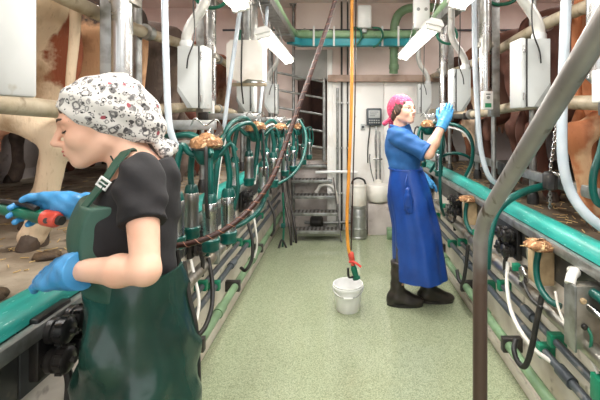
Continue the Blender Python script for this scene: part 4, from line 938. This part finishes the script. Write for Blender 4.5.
def cow(x, y, heading, key, hide, lab, sc=1.0):
    """heading +1: faces +x, -1: faces -x; x, y is the place of the rump"""
    step, wide = STEP[key]
    t = thing('cow', lab, 'cow', (x, y, DECK), 'cows standing in two rows'); t.rotation_euler = (0, 0, 0 if heading > 0 else math.pi); t.scale = (sc, sc, sc)
    def put(nm, me, par=t):
        o = bpy.data.objects.new(nm, me); COL.objects.link(o); o.parent = par; return o
    V, Q = proto[key]
    me = raw_mesh('body', V, Q, hide); put('body', me)
    if ('u', key) not in mesh_cache:
        D, lo, ax = field([ell((.42, 0, .60), (.22, .16, .16), k=.05)]+[cap((.36+.14*i, s*.07, .48), (.36+.14*i, s*.075, .40), .018, .014, k=.03) for i in (0, 1) for s in (-1, 1)], .012)
        mesh_cache[('u', key)] = raw_mesh('udder', *nets(D, lo, .012), 'udder')
        hf = []
        for s in (-1, 1):
            for (fx, fw) in ((.12+step[s], wide), (1.49, .17)):
                m = MB()
                for q in (-1, 1):
                    m.lathe([(.044, 0), (.042, .02), (.034, .06), (.022, .075)], (fx+.02, s*fw+q*.026, 0), (-.25, 0, 1), 12)
                for v in m.v: v.z = max(v.z, 0.0)
                hf.append(m.mesh('hoof', 'hoof'))
        mesh_cache[('h', key)] = hf
        tl = MB().tube([(-.0, 0, 1.27), (-.06, 0, 1.2), (-.075, .01, 1.0), (-.06, .02, .75), (-.05, .02, .58)], lambda a: .03-.014*a, 10)
        mesh_cache[('t', key)] = tl
    put('udder', mesh_cache[('u', key)])
    for h_ in mesh_cache[('h', key)]: put('hoof', h_)
    tail = put('tail', mesh_cache[('t', key)].mesh('tail', hide))
    put('tail_switch', MB().tube([(-.05, .02, .6), (-.05, .025, .48), (-.045, .03, .36)], lambda a: .02+.03*math.sin(a*2.6), 10).mesh('tail_switch', hide), tail)
    return t
HN = ['hide_cream', 'hide_tan', 'hide_dark', 'hide_red', 'hide_rust']
LL = ['cream cow with rust patches at the left picture edge', 'tan cow with dark brown upper rump behind the wide stainless cylinder', 'dark grey-brown cow right of the tan cow on the left', 'reddish cow fourth from the front in the left row', 'rust brown cow farthest back in the left row']
for i, y in enumerate((1.92, 2.63, 3.37, 4.11, 4.85)): cow(-1.35-.02*i, y, -1, 'dbaba'[i], HN[i], LL[i], 1.02)
HR = ['hide_orange', 'hide_brown', 'hide_chestnut', 'hide_pied', 'hide_deep']
LR = ['orange-tan cow at the right picture edge with its pale leg near the rail', 'brown cow behind the big grey meter box on the right', 'chestnut cow behind the right lift cylinder', 'cow with pale patched rump fourth in the right row', 'deep brown cow farthest back in the right row']
for i, y in enumerate((2.2, 2.92, 3.63, 4.34, 5.04)): cow(1.37+.01*i, y, 1, 'cabab'[i], HR[i], LR[i], 1.02)

# ================================================================== people
def basis(f, l, u, o): return Matrix(((f.x, l.x, u.x, o.x), (f.y, l.y, u.y, o.y), (f.z, l.z, u.z, o.z), (0, 0, 0, 1)))
def head_frame(o, yaw_dir, pitch, roll=0):
    f = Vector(yaw_dir).normalized(); l = Vector((0, 0, 1)).cross(f).normalized()
    f = Matrix.Rotation(pitch, 3, l) @ f                       # positive pitch looks down
    l = Matrix.Rotation(roll, 3, f) @ l
    return basis(f, l, f.cross(l), Vector(o))
def head_prims(closed=False, ears=True):
    p = [ell((-.012, 0, .03), (.098, .074, .088), k=.02), ell((.035, 0, -.03), (.056, .058, .082), k=.03)]
    for s in (-1, 1):
        p += [cap((.0, s*.046, -.062), (.066, s*.014, -.096), .02, .017, k=.025), cap((.088, s*.012, .016), (.072, s*.046, .014), .010, .011, k=.014),
              ell((.062, s*.036, -.034), (.026, .022, .026), k=.025), ell((-.004, s*(.074 if ears else .06), -.012), (.02, .009 if ears else .004, .031), Matrix.Rotation(s*R(-18), 3, 'Z'), k=.006),
              ell((.093, s*.031, -.006), (.015, .018, .010), k=.012, sub=True), ell((.103, s*.0115, -.041), (.010, .0075, .0075), k=.007)]
        p.append(ell((.0755, s*.031, -.004), (.0145, .0165, .0125 if closed else .006), k=.004) if closed else ell((.077, s*.031, .005), (.0125, .0165, .0055), k=.004))
    p += [ell((.076, 0, -.097), (.018, .02, .017), k=.02), cap((.090, 0, .004), (.117, 0, -.034), .0075, .0095, k=.012), ell((.114, 0, -.038), (.009, .009, .008), k=.006),
          ell((.083, 0, -.066), (.018, .026, .02), k=.02), ell((.1, 0, -.0615), (.0065, .019, .005), k=.006), ell((.098, 0, -.072), (.0075, .017, .006), k=.006)]
    return p
def child_local(ob, root, M):
    ob.parent = root; ob.location = (0, 0, 0); ob.matrix_local = Matrix.Translation(-ORI[root.name]) @ M
def local_mb(mb, nm, mt, root, M):
    o = bpy.data.objects.new(nm, mb.mesh(nm, mt)); COL.objects.link(o); child_local(o, root, M); ORI[o.name] = ORI[root.name]; return o
def local_solid(nm, prims, h, mt, root, M, post=None):
    o = solid(nm, prims, h, mt, None, 0, post, origin=(0, 0, 0)); child_local(o, root, M); ORI[o.name] = ORI[root.name]; return o
def hand_prims(curl=(.3, .35, .3), spread=1.0, thumb=.5, sc=1.0):
    p = []
    for i, (y, x0, L, r) in enumerate(((.030, .086, .070, .0092), (.010, .090, .078, .0095), (-.010, .087, .072, .0092), (-.028, .077, .056, .0082))):
        b = Vector((x0, y, 0)); p.append(cap((.0, y*.55, 0), b, .0165, .0125, k=.014))
        a = 0; d = Vector((1, y*.35*spread, 0)).normalized(); cur = b; rr = r
        for j, fr in enumerate((.44, .31, .25)):
            a += curl[j]*(1+.08*(i-1)); st = Vector((d.x*math.cos(a), d.y*math.cos(a), -math.sin(a)))*L*fr; nx = cur+st
            p.append(cap(cur, nx, rr, rr*.92, k=.004)); cur = nx; rr *= .92
    p += [cap((.015, .022, -.006), (.048, .022+.03*thumb+.012, -.014), .0165, .0125, k=.014), cap((.048, .034+.03*thumb, -.014), (.080, .036+.045*thumb, -.022), .0115, .0095, k=.005),
          cap((.080, .036+.045*thumb, -.022), (.100, .036+.04*thumb, -.03), .0095, .0078, k=.004), cap((-.055, 0, 0), (.01, 0, 0), .027, .025, k=.02), ell((.045, 0, 0), (.05, .038, .017), k=.015)]
    if sc != 1:
        for q in p:
            for k_ in ('p0', 'p1', 'c', 'r'):
                if k_ in q: q[k_] = q[k_]*sc
            for k_ in ('r0', 'r1', 'k'):
                if k_ in q: q[k_] *= sc
    return p
def hand_frame(wrist, d, thumb):
    d = Vector(d).normalized(); th = Vector(thumb); th = (th-d*th.dot(d)).normalized()
    return d, th
def skirt(nm, mt, root, rings, f, n=90, span=math.pi, th=.006, fold=.0, nf=9, seed=1, drape=None):
    """rings: (z, centre x, centre y, radius forward, radius sideways); covers +-span about the front"""
    f = Vector(f).normalized(); l = Vector((0, 0, 1)).cross(f); V = []; Fc = []; nr = len(rings)*5
    zs = [r[0] for r in rings][::-1]; rg = random.Random(seed); ph = [rg.uniform(0, 6.28) for _ in range(6)]
    def at(t):
        z = rings[0][0]+(rings[-1][0]-rings[0][0])*t
        return [z]+[float(np.interp(z, zs, [r[k] for r in rings][::-1])) for k in range(1, 5)]
    full = span >= math.pi-1e-3
    for i in range(nr+1):
        t = i/nr; z, cx, cy, rf, rl = at(t); row = []
        for side in (0, 1):
            for k in range(n):
                a = -span+2*span*k/(n if full else n-1)
                amp = fold*(.25+.75*t)
                wv = amp*(math.sin(nf*a+ph[0]+1.2*t)+.6*math.sin((nf*1.9)*a+ph[1]-2*t))+.004*math.sin(14*t+3*a+ph[2])*(1-t)*2
                if drape: wv += max(-.003, drape(t, a))
                q = 1-(th/rf if side else 0)
                p = Vector((cx, cy, z))+f*math.cos(a)*(rf*q+wv)+l*math.sin(a)*(rl*q+wv); row.append(p)
        V += row
    W = 2*n
    for i in range(nr):
        for side in (0, 1):
            for k in range(n if full else n-1):
                k2 = (k+1) % n; a, b, c_, d = i*W+side*n+k, i*W+side*n+k2, (i+1)*W+side*n+k2, (i+1)*W+side*n+k
                Fc.append((a, b, c_, d) if side else (d, c_, b, a))
        if not full:
            for k in (0, n-1): Fc.append((i*W+k, i*W+n+k, (i+1)*W+n+k, (i+1)*W+k))
    for i in (0, nr):
        for k in range(n if full else n-1):
            k2 = (k+1) % n; Fc.append((i*W+k, i*W+k2, i*W+n+k2, i*W+n+k))
    m = MB(); m.v = V; m.f = Fc; return m.build(nm, mt, root, 70)
def ribbon(mb, pts, wd, w_, th=.004):
    pts = catmull(pts, 6); n = len(pts); vs = []; fs = []
    for i, p in enumerate(pts):
        T = (pts[min(n-1, i+1)]-pts[max(0, i-1)]).normalized(); wv = Vector(wd(i/(n-1)) if callable(wd) else wd); wv = (wv-T*wv.dot(T)).normalized(); nn = T.cross(wv)
        for a, b in ((-1, -1), (1, -1), (1, 1), (-1, 1)): vs.append(p+wv*a*w_/2+nn*b*th/2)
    for i in range(n-1):
        for k in range(4): fs.append((i*4+k, i*4+(k+1) % 4, i*4+4+(k+1) % 4, i*4+4+k))
    fs += [(3, 2, 1, 0), tuple((n-1)*4+k for k in range(4))]
    return mb.add(vs, fs)
def wrinkle(amp, sc, ph=0):
    return lambda D, X, Y, Z: D+amp*(np.sin(X*sc+2.1*np.sin(Z*sc*.6+ph))*np.sin(Z*sc*1.1+Y*sc*.7+ph)+.6*np.sin(Z*sc*1.9+X*sc*1.3+Y*sc))
def boot(nm, root, ankle, toe_dir, top, r=.058):
    a = Vector(ankle); d = Vector(toe_dir).normalized(); top = Vector(top)
    pr = [cap((a.x, a.y, .09), top, .052, r, k=.03), cap((a.x-d.x*.04, a.y-d.y*.04, .045), (a.x+d.x*.09, a.y+d.y*.09, .045), .047, .046, k=.05), ell((a.x+d.x*.14, a.y+d.y*.14, .035), (.075, .047, .045), Matrix.Rotation(math.atan2(d.y, d.x), 3, 'Z'), k=.04),
          cap((a.x, a.y, .1), (a.x+d.x*.07, a.y+d.y*.07, .07), .05, .045, k=.03)]
    tz = top.z
    b = solid(nm, pr, .007, 'boot', root, 0, lambda D, X, Y, Z: np.maximum(np.maximum(D+.0025*np.sin(Z*70+X*30), .004-Z+0*X+0*Y), Z-tz+0*X+0*Y))
    m = MB(); n = 20; poly = []
    for k in range(n):
        an = 2*math.pi*k/n; e = Vector((math.cos(an), math.sin(an), 0)); L = .135 if e.x > 0 else .12; sd = Vector((-d.y, d.x, 0))
        poly.append(Vector((a.x, a.y, 0))+d*(.055+e.x*L*1.12)+sd*e.y*.052)
    m.prism(poly, (0, 0, .0), (0, 0, .022)); m.build('sole', 'black_rubber', b)
    return b

# ------------------------------------------------------------------ the woman in the green apron
Fv = Vector((-.86, -.51, 0)).normalized(); Lv = Vector((0, 0, 1)).cross(Fv)
Pv = Vector((-.58, 1.15, .92)); Cv = Vector((-.60, 1.145, 1.20)); Nv = Vector((-.565, 1.14, 1.335))
w1 = thing('person', 'person in a patterned headscarf, black T-shirt and dark green apron', 'person', (-.58, 1.15, 0), 'people at work in the pit')
MH = head_frame((-.678, 1.12, 1.496), (-.866, -.5, 0), R(15))
Rt = basis(Fv, Lv, Vector((0, 0, 1)), Vector((0, 0, 0)))
def torso(Pv, Cv, Nv, Fv, Lv, Rt, ls, rs, b=1.0):
    Z = Vector((0, 0, 1)); mid = (Pv+Cv)/2
    pr = [ell(Pv, (.10, .138, .12), Rt, k=.08), ell(mid, (.085*b, .13, .15), Rt, k=.08), ell(Cv, (.098*b, .14, .16), Rt, k=.08)]
    for s in (-1, 1): pr.append(ell(Cv+Fv*.075+Lv*s*.065-Z*.01, (.042*b, .055, .058), Rt, k=.06))
    for sh in (ls, rs): pr.append(cap(Nv-Z*.05, sh, .055, .042, k=.06))
    pr.append(cap(Cv+Z*.05-Fv*.02, Nv-Z*.02, .085, .06, k=.06)); return pr
ls = P(141, 188, 1.0); le = P(146, 271, .90); lw = P(75, 270, .99)
rs = Vector((-.647, 1.278, 1.305)); re = Vector((-.70, 1.42, 1.13)); rw = P(68, 205, 1.30)
tor = torso(Pv, Cv, Nv, Fv, Lv, Rt, ls, rs)
legs1 = []
for s in (-1, 1):
    hp = Pv+Lv*s*.072-Vector((0, 0, .06)); kn = Vector((hp.x+Fv.x*.03, hp.y+Fv.y*.03, .48)); an = Vector((hp.x-Fv.x*.01, hp.y-Fv.y*.01, .10))
    legs1.append((hp, kn, an))
bp = list(tor)
for hp, kn, an in legs1: bp += [cap(hp, kn, .07, .056, k=.05), cap(kn, an, .056, .04, k=.03)]
for sh, e_, w_ in ((ls, le, lw), (rs, re, rw)): bp += [cap(sh, e_, .042, .030, k=.03), cap(e_, e_+(w_-e_)*.35, .030, .034, k=.015), cap(e_+(w_-e_)*.35, w_, .034, .024, k=.02)]
hb = MH @ Vector((-.035, 0, -.06)); bp += [cap(Nv-Vector((0, 0, .02)), hb, .058, .054, k=.04)]; bp += xf(head_prims(True, False), MH)
solid('body', bp, .0042, 'skin', w1)
# shirt and sleeves
nk = lambda X, Y, Z: 0
def cut_low(z): return lambda D, X, Y, Z: np.maximum(wrinkle(.0035, 34)(D, X, Y, Z), z-Z+0*X+0*Y)
sh1 = solid('shirt', [p for p in tor]+[cap(Nv-Vector((0, 0, .05)), Nv+Vector((.02, 0, .01)), .07, .06, k=.03)], .006, 'shirt_black', w1, .009,
            lambda D, X, Y, Z: np.maximum(np.maximum(wrinkle(.0035, 34)(D, X, Y, Z), 1.01-Z+0*X+0*Y), ((X-Nv.x-.02)*(-.45)+(Z-Nv.z-.03)*.89)+0*Y))
def sleeve(root, a, b, r0, r1, frac, mt, nm='sleeve', sc=45, amp=.004, infl=.0, seed=0):
    a = Vector(a); b = Vector(b); d = (b-a).normalized(); e_ = a+(b-a)*frac
    return solid(nm, [cap(a-d*.01, e_+d*.05, r0, r1, k=.03), cap(a-d*.05, a, r0*.9, r0, k=.03)], .005, mt, root, infl,
                 lambda D, X, Y, Z: np.maximum(wrinkle(amp, sc, seed)(D, X, Y, Z), (X-e_.x)*d.x+(Y-e_.y)*d.y+(Z-e_.z)*d.z))
sleeve(sh1, ls, le, .052, .053, .45, 'shirt_black'); sleeve(sh1, rs, re, .054, .054, .5, 'shirt_black')
# trousers, boots
tp = [ell(Pv, (.105, .145, .12), Rt, k=.08)]
for hp, kn, an in legs1: tp += [cap(hp, kn, .075, .062, k=.05), cap(kn, an, .062, .055, k=.03)]
solid('trousers', tp, .009, 'trousers', w1, .004, lambda D, X, Y, Z: np.maximum(np.maximum(wrinkle(.004, 30)(D, X, Y, Z), Z-1.02+0*X+0*Y), .2-Z+0*X+0*Y))
for hp, kn, an in legs1: boot('boot', w1, an, Fv, (an.x, an.y, .34), .066)
# apron: bib, skirt, tie, strap, buckle
bb = [ell((Pv+Cv)/2, (.095, .135, .17), Rt, k=.08), ell(Cv, (.1, .142, .165), Rt, k=.08), ell(Pv, (.115, .16, .13), Rt, k=.08)]+[ell(Cv+Fv*.075+Lv*s*.065-Vector((0, 0, .01)), (.036, .057, .065), Rt, k=.08) for s in (-1, 1)]
def bib_cut(D, X, Y, Z):
    f = (X-Cv.x)*Fv.x+(Y-Cv.y)*Fv.y; l = (X-Cv.x)*Lv.x+(Y-Cv.y)*Lv.y
    D = D+.0025*np.sin(Z*40+l*30)
    side = np.abs(l)-(.142-.08*np.clip(Z-1.06, 0, .3))
    return np.maximum(np.maximum(np.maximum(D, -.01-f+0*Z), side), np.maximum(Z-1.275+.0*X+.0*Y, 1.035-Z+0*X+0*Y))
SK1 = [(1.085, -.592, 1.148, .130, .162), (.98, -.582, 1.15, .135, .17), (.88, -.575, 1.15, .148, .185), (.70, -.578, 1.15, .158, .195), (.45, -.59, 1.15, .178, .21), (.22, -.60, 1.15, .19, .22)]
ap = skirt('apron', 'apron_green', w1, SK1, Fv, 110, R(158), .006, .004, 8, 4,
           lambda t, a: .02*math.exp(-((t-.13-.08*math.sin(a*1.5+.8))/.05)**2)*math.sin(a*2.2+1.0)-.02*math.exp(-((t-.24-.1*math.sin(a*1.3))/.045)**2)*math.cos(a*2+.4)+.015*math.exp(-((t-.33+.09*math.sin(a*1.7))/.04)**2)*math.sin(a*3)+.012*math.exp(-((t-.24)/.16)**2)*math.sin(26*t-4.2*a)+.007*math.exp(-((t-.45)/.25)**2)*math.sin(17*t+5*a+1))
solid('bib', bb, .005, 'apron_bib', ap, .022, bib_cut)
rim = MB()
for sg in (-1, 1):
    pts = []
    for z, cx, cy, rf, rl in SK1:
        a = sg*R(158); pts.append(Vector((cx, cy, z))+Fv*math.cos(a)*rf+Lv*math.sin(a)*rl)
    rim.tube(pts, .007, 8)
rim.build('piping', 'black_rubber', ap)
m = MB(); ribbon(m, [Cv+Fv*.125+Lv*.075+Vector((0, 0, .055)), P(105, 180, 1.035), P(113, 168, 1.05), P(122, 156, 1.075), P(131, 152, 1.10), Nv+Vector((.0, .02, .0))], lambda t: Vector((.75, -.35+.6*t, .3)), .030, .005); m.build('strap', 'apron_bib', ap)
bk = P(103.5, 183.5, 1.024); rb = Matrix.Rotation(R(35), 3, 'Y') @ Matrix.Rotation(R(0), 3, 'X')
m = MB()
for dx, dz, sx, sz in ((0, .011, .032, .006), (0, -.011, .032, .006), (.0135, 0, .005, .02), (-.0135, 0, .005, .02), (0, 0, .026, .003)):
    m.box(bk+rb @ Vector((dx, 0, dz)), (sx, .005, sz), .0012, rb)
m.build('buckle', 'buckle', ap)
# gloves
d1 = (P(30, 279, 1.17)-lw); f_, th_ = d1.normalized(), None
up = Vector((0, 0, 1))
def glove(root, wrist, d, thumb, back, elbow, curl, thumb_k, h, nm='glove', sc=1.0, cuff=.075):
    d = Vector(d).normalized(); bk_ = Vector(back); bk_ = (bk_-d*bk_.dot(d)).normalized(); tv = Vector(thumb); tv = (tv-d*tv.dot(d)-bk_*tv.dot(bk_)).normalized()
    M = Matrix(((d.x, tv.x, bk_.x, wrist.x), (d.y, tv.y, bk_.y, wrist.y), (d.z, tv.z, bk_.z, wrist.z), (0, 0, 0, 1)))
    pr = xf(hand_prims(curl, 1.0, thumb_k, sc), M); ed = (Vector(elbow)-wrist).normalized(); ce = wrist+ed*cuff
    pr.append(cap(wrist-ed*.01, ce+ed*.04, .031*sc, .043*sc, k=.02))
    return solid(nm, pr, h, 'glove', root, .0012, lambda D, X, Y, Z: np.maximum(D+.0016*np.sin(X*120+Z*60)*np.sin(Y*110+Z*90), (X-ce.x)*ed.x+(Y-ce.y)*ed.y+(Z-ce.z)*ed.z)), M
glove(w1, lw, P(20, 277, 1.12)-lw, (-.3, 1, 0), (-.1, -.6, 1), le, (.05, .2, .25), .6, .003, cuff=.03, sc=1.25)
g2, MG = glove(w1, rw, P(16, 212, 1.33)-rw, (.0, -.2, 1), (.1, 1, .25), re, (.35, .6, .55), .2, .003, cuff=.1, sc=1.15)
# headscarf, hair and face details in the head's own frame
def plane_keep(p0, p1, D, X, Z):                            # keep what lies above the line p0 (front) - p1 (back)
    dx, dz = p1[0]-p0[0], p1[1]-p0[1]; L = math.hypot(dx, dz); return np.maximum(D, -((X-p0[0])*dz/L*1.0-(Z-p0[1])*dx/L)*(1 if dx < 0 else -1))
sc_pr = [ell((-.018, 0, .034), (.1135, .0875, .0905), k=.05), ell((-.075, 0, -.02), (.07, .075, .085), k=.06), ell((-.105, .012, -.055), (.045, .05, .055), k=.05)]
scf = local_solid('headscarf', sc_pr, .0045, 'scarf_print', w1, MH,
    lambda D, X, Y, Z: plane_keep((.02, -.05), (-.12, -.105), plane_keep((.10, .078), (.016, -.055), D+.0028*np.sin(X*55+Z*40)*np.sin(Y*50+Z*30)+.0022*np.sin(Z*95-X*70), X, Z), X, Z))
local_solid('scarf_knot', [ell((-.115, .03, -.08), (.025, .02, .02), k=.01), cap((-.115, .03, -.085), (-.135, .05, -.135), .014, .02, k=.01), cap((-.12, .015, -.09), (-.155, .01, -.13), .012, .022, k=.01)], .004, 'scarf_print', scf, MH)
scf.children[0].matrix_local = Matrix.Identity(4)
hr_ = local_solid('hair', [ell((-.013, 0, .03), (.1015, .0775, .091), k=.03), ell((-.07, 0, -.045), (.05, .055, .05), k=.03)], .0045, 'hair', w1, MH,
    lambda D, X, Y, Z: plane_keep((.0, -.062), (-.12, -.125), plane_keep((.098, .068), (.026, -.06), D, X, Z)+.0012*np.sin(X*300+Z*120), X, Z))
local_mb(MB().ell((.0995, 0, -.0615), (.0085, .0195, .005), 14, 8).ell((.098, 0, -.0715), (.0095, .0175, .006), 14, 8), 'lips', 'lips', w1, MH)
for s in (-1, 1):
    local_mb(MB().tube([(.093, s*.014, .017), (.0905, s*.03, .0235), (.078, s*.047, .020), (.066, s*.056, .013)], lambda a: .0045-.0025*a, 7), 'eyebrow', 'hair', w1, MH)
    local_mb(MB().tube([(.0865, s*.018, -.009), (.0895, s*.027, -.0125), (.087, s*.037, -.0125), (.078, s*.046, -.009)], .0028, 6), 'eyelashes', 'iris', w1, MH)
local_mb(MB().tube([(.0, .075, -.1), (-.002, .072, -.12), (.006, .06, -.16), (.03, .05, -.21)], .0022, 6), 'cord', 'black_rubber', w1, MH)
# teat cup held in the far hand
gc = MG @ Vector((.075, -.006, -.045)); ax_ = (P(62, 219, 1.27)-P(0, 207, 1.33)).normalized()
t = thing('held_teat_cup', 'green handled teat cup with red ring held in the far blue glove', 'teat cup', gc)
MB().lathe([(.017, -.17), (.019, -.1), (.018, -.02), (.022, -.005), (.022, .03), (.018, .034)], gc, ax_, 16).build('liner', 'green_rubber', t)
rg_ = MB().lathe([(.02, .03), (.0255, .034), (.0255, .075), (.02, .085), (.016, .086)], gc, ax_, 18).build('red_ring', 'red_orange', t)
MB().lathe([(.0, 0), (.009, .0), (.009, .002)], gc+ax_*.055+Vector((.004, -.0255, .0)), (0, -1, 0.1), 12).build('vent', 'dark_steel', rg_)
MB().lathe([(.0155, .08), (.014, .1), (.001, .1)], gc, ax_, 14).build('rim', 'black_rubber', t)
MB().tube([gc-ax_*.15+Vector((0, 0, .024)), gc-ax_*.05+Vector((0, -.005, .031)), gc+ax_*.01+Vector((0, -.01, .026))], .009, 8).build('clip', 'black_plastic', t)
MB().tube([gc-ax_*.165, gc-ax_*.24+Vector((0, .01, -.005)), gc-ax_*.36+Vector((0, .03, -.03)), gc-ax_*.5+Vector((0, .05, -.09))], .014, 10).build('tube', 'teal_rubber', t)

# ------------------------------------------------------------------ the woman in blue
F2 = Vector((1, .05, 0)).normalized(); L2 = Vector((0, 0, 1)).cross(F2)
Pb = Vector((.545, 3.25, .95)); Cb = Vector((.485, 3.25, 1.23)); Nb = Vector((.468, 3.25, 1.385))
w2 = thing('person', 'person in pink bandana and blue apron reaching up to a grey box', 'person', (.58, 3.25, 0), 'people at work in the pit')
M2 = head_frame((.492, 3.22, 1.565), (.64, -.77, 0), R(-7), R(-4))
R2 = basis(F2, L2, Vector((0, 0, 1)), Vector((0, 0, 0)))
rs2 = Vector((.455, 3.09, 1.345)); re2 = Vector((.645, 2.99, 1.235)); rw2 = P(443, 124, 3.06)
ls2 = Vector((.475, 3.41, 1.345)); le2 = Vector((.56, 3.46, 1.10)); lw2 = Vector((.69, 3.38, 1.0))
tor2 = torso(Pb, Cb, Nb, F2, L2, R2, ls2, rs2)
legs2 = [((.53, 3.17, .88), (.50, 3.17, .48), (.44, 3.21, .09)), ((.58, 3.33, .88), (.66, 3.32, .48), (.70, 3.27, .09))]
bp = list(tor2)
for hp, kn, an in legs2: bp += [cap(hp, kn, .07, .056, k=.05), cap(kn, an, .056, .04, k=.03)]
for sh, e_, w_ in ((ls2, le2, lw2), (rs2, re2, rw2)): bp += [cap(sh, e_, .05, .042, k=.03), cap(e_, e_+(w_-e_)*.35, .042, .043, k=.02), cap(e_+(w_-e_)*.35, w_, .043, .028, k=.02)]
bp += [cap(Nb-Vector((0, 0, .02)), M2 @ Vector((-.03, 0, -.06)), .058, .053, k=.04)]+xf(head_prims(False), M2)
solid('body', bp, .0052, 'skin', w2)
sh2 = solid('shirt', tor2+[cap(Nb-Vector((0, 0, .05)), Nb+Vector((.0, 0, .02)), .07, .066, k=.03)], .008, 'shirt_blue', w2, .02,
            lambda D, X, Y, Z: np.maximum(np.maximum(wrinkle(.006, 26, 1)(D, X, Y, Z), .93-Z+0*X+0*Y), (-(X-Nb.x)*.3+(Z-Nb.z-.045)*.95)+0*Y))
sleeve(sh2, rs2, re2, .072, .066, .93, 'shirt_blue', sc=34, amp=.006); sleeve(sh2, ls2, le2, .07, .064, .95, 'shirt_blue', sc=34, amp=.006)
cf = rs2+(re2-rs2)*.90; dd = (re2-rs2).normalized()
MB().lathe([(.066, -.015), (.073, -.012), (.074, .012), (.066, .016)], cf, dd, 20).build('rolled_cuff', 'shirt_blue', sh2)
MB().tube([Nb+Vector((.07*math.cos(a)+.0, .07*math.sin(a), .03+.022*math.cos(a)*-1)) for a in np.linspace(.5, 5.8, 16)], .013, 8).build('collar', 'shirt_blue', sh2)
rings2 = [(1.10, .513, 3.25, .126, .165), (1.0, .53, 3.25, .15, .185), (.85, .555, 3.25, .175, .205), (.6, .60, 3.25, .19, .215), (.22, .635, 3.25, .205, .225)]
ap2 = skirt('apron', 'apron_blue', w2, rings2, F2, 110, math.pi, .006, .0085, 6, 9, lambda t, a: .006*math.sin(9*t+4*a)*(1-t))
MB().tube([Vector((.515+F2.x*0, 3.25, 1.09))+F2*math.cos(a)*.13+L2*math.sin(a)*.168 for a in np.linspace(0, 2*math.pi, 40)], .008, 6).build('waist_tie', 'apron_blue', ap2)
# blue glove tucked in the apron band
gp = P(408, 196, 3.03); hg = hand_prims((.1, .15, .1), 1.0, .2, .85)
Mg = Matrix(((0, 1, 0, gp.x), (0, 0, -1, gp.y), (-1, 0, 0, gp.z), (0, 0, 0, 1)))
t = thing('spare_glove', 'spare blue glove hanging at the side of the blue apron', 'glove', gp)
solid('glove', xf(hg, Mg), .005, 'glove_dark' if 'glove_dark' in MATS else 'apron_blue', t)
MB().tube([gp+Vector((-.012, 0, .045)), gp+Vector((-.02, -.005, .1)), gp+Vector((.0, .02, .16))], .006, 6).build('string', 'apron_blue', t)
bt = [boot('boot', w2, legs2[0][2], (1, -.1, 0), (.455, 3.2, .36), .064), boot('boot', w2, legs2[1][2], (1, -.05, 0), (.69, 3.28, .36), .064)]
tp = []
for hp, kn, an in legs2: tp += [cap(hp, kn, .09, .066, k=.05), cap(kn, an, .062, .05, k=.03)]
solid('trousers', tp, .012, 'trousers', w2, .0, lambda D, X, Y, Z: np.maximum(D, .3-Z+0*X+0*Y))
glove(w2, rw2, P(453, 99, 3.09)-rw2, (-.7, .25, .6), (-.2, -1, .1), re2, (.15, .25, .2), .75, .004, sc=1.08, cuff=.045)
glove(w2, lw2, Vector((.09, -.02, -.06)), (0, -1, 0), (.4, 0, 1), le2, (.3, .4, .3), .5, .0045, cuff=.04)
bn = local_solid('bandana', [ell((-.028, 0, .043), (.112, .086, .09), Matrix.Rotation(R(8), 3, 'Y'), k=.05), ell((-.10, 0, -.01), (.05, .055, .06), k=.05)], .005, 'bandana_pink', w2, M2,
    lambda D, X, Y, Z: plane_keep((.10, .058), (-.09, -.085), D+.003*np.sin(X*50+Z*40)*np.sin(Y*55), X, Z))
local_solid('bandana_tail', [ell((-.135, 0, -.05), (.024, .022, .022), k=.01), cap((-.14, 0, -.055), (-.165, .03, -.11), .014, .024, k=.01), cap((-.14, 0, -.055), (-.18, -.03, -.09), .012, .022, k=.01)], .005, 'bandana_pink', bn, M2)
bn.children[0].matrix_local = Matrix.Identity(4)
local_solid('hair', [ell((-.02, 0, .03), (.105, .083, .09), k=.03), ell((.0, .0, -.02), (.045, .085, .05), k=.03), ell((-.06, 0, -.05), (.05, .06, .05), k=.03)], .005, 'hair', w2, M2,
    lambda D, X, Y, Z: plane_keep((.10, .048), (-.08, -.14), D+.0015*np.sin(X*200+Z*120), X, Z))
local_mb(MB().ell((.0995, 0, -.0615), (.0075, .0185, .0045), 14, 8).ell((.098, 0, -.0715), (.0082, .0165, .0055), 14, 8), 'lips', 'lips', w2, M2)
for s in (-1, 1):
    e_ = local_mb(MB().ell((.0745, s*.031, -.004), (.0125, .0125, .0125), 14, 10), 'eye', 'eye_white', w2, M2)
    o = local_mb(MB().ell((.0855, s*.0325, -.003), (.003, .0055, .0055), 12, 6), 'iris', 'iris', e_, M2); o.matrix_local = Matrix.Identity(4)
    local_mb(MB().tube([(.093, s*.014, .018), (.0905, s*.03, .024), (.078, s*.047, .020), (.066, s*.056, .013)], lambda a: .0038-.002*a, 7), 'eyebrow', 'hair', w2, M2)
    local_mb(MB().tube([(.084, s*.018, .002), (.0885, s*.03, .0045), (.082, s*.044, .001)], .0018, 6), 'eyelashes', 'hair', w2, M2)
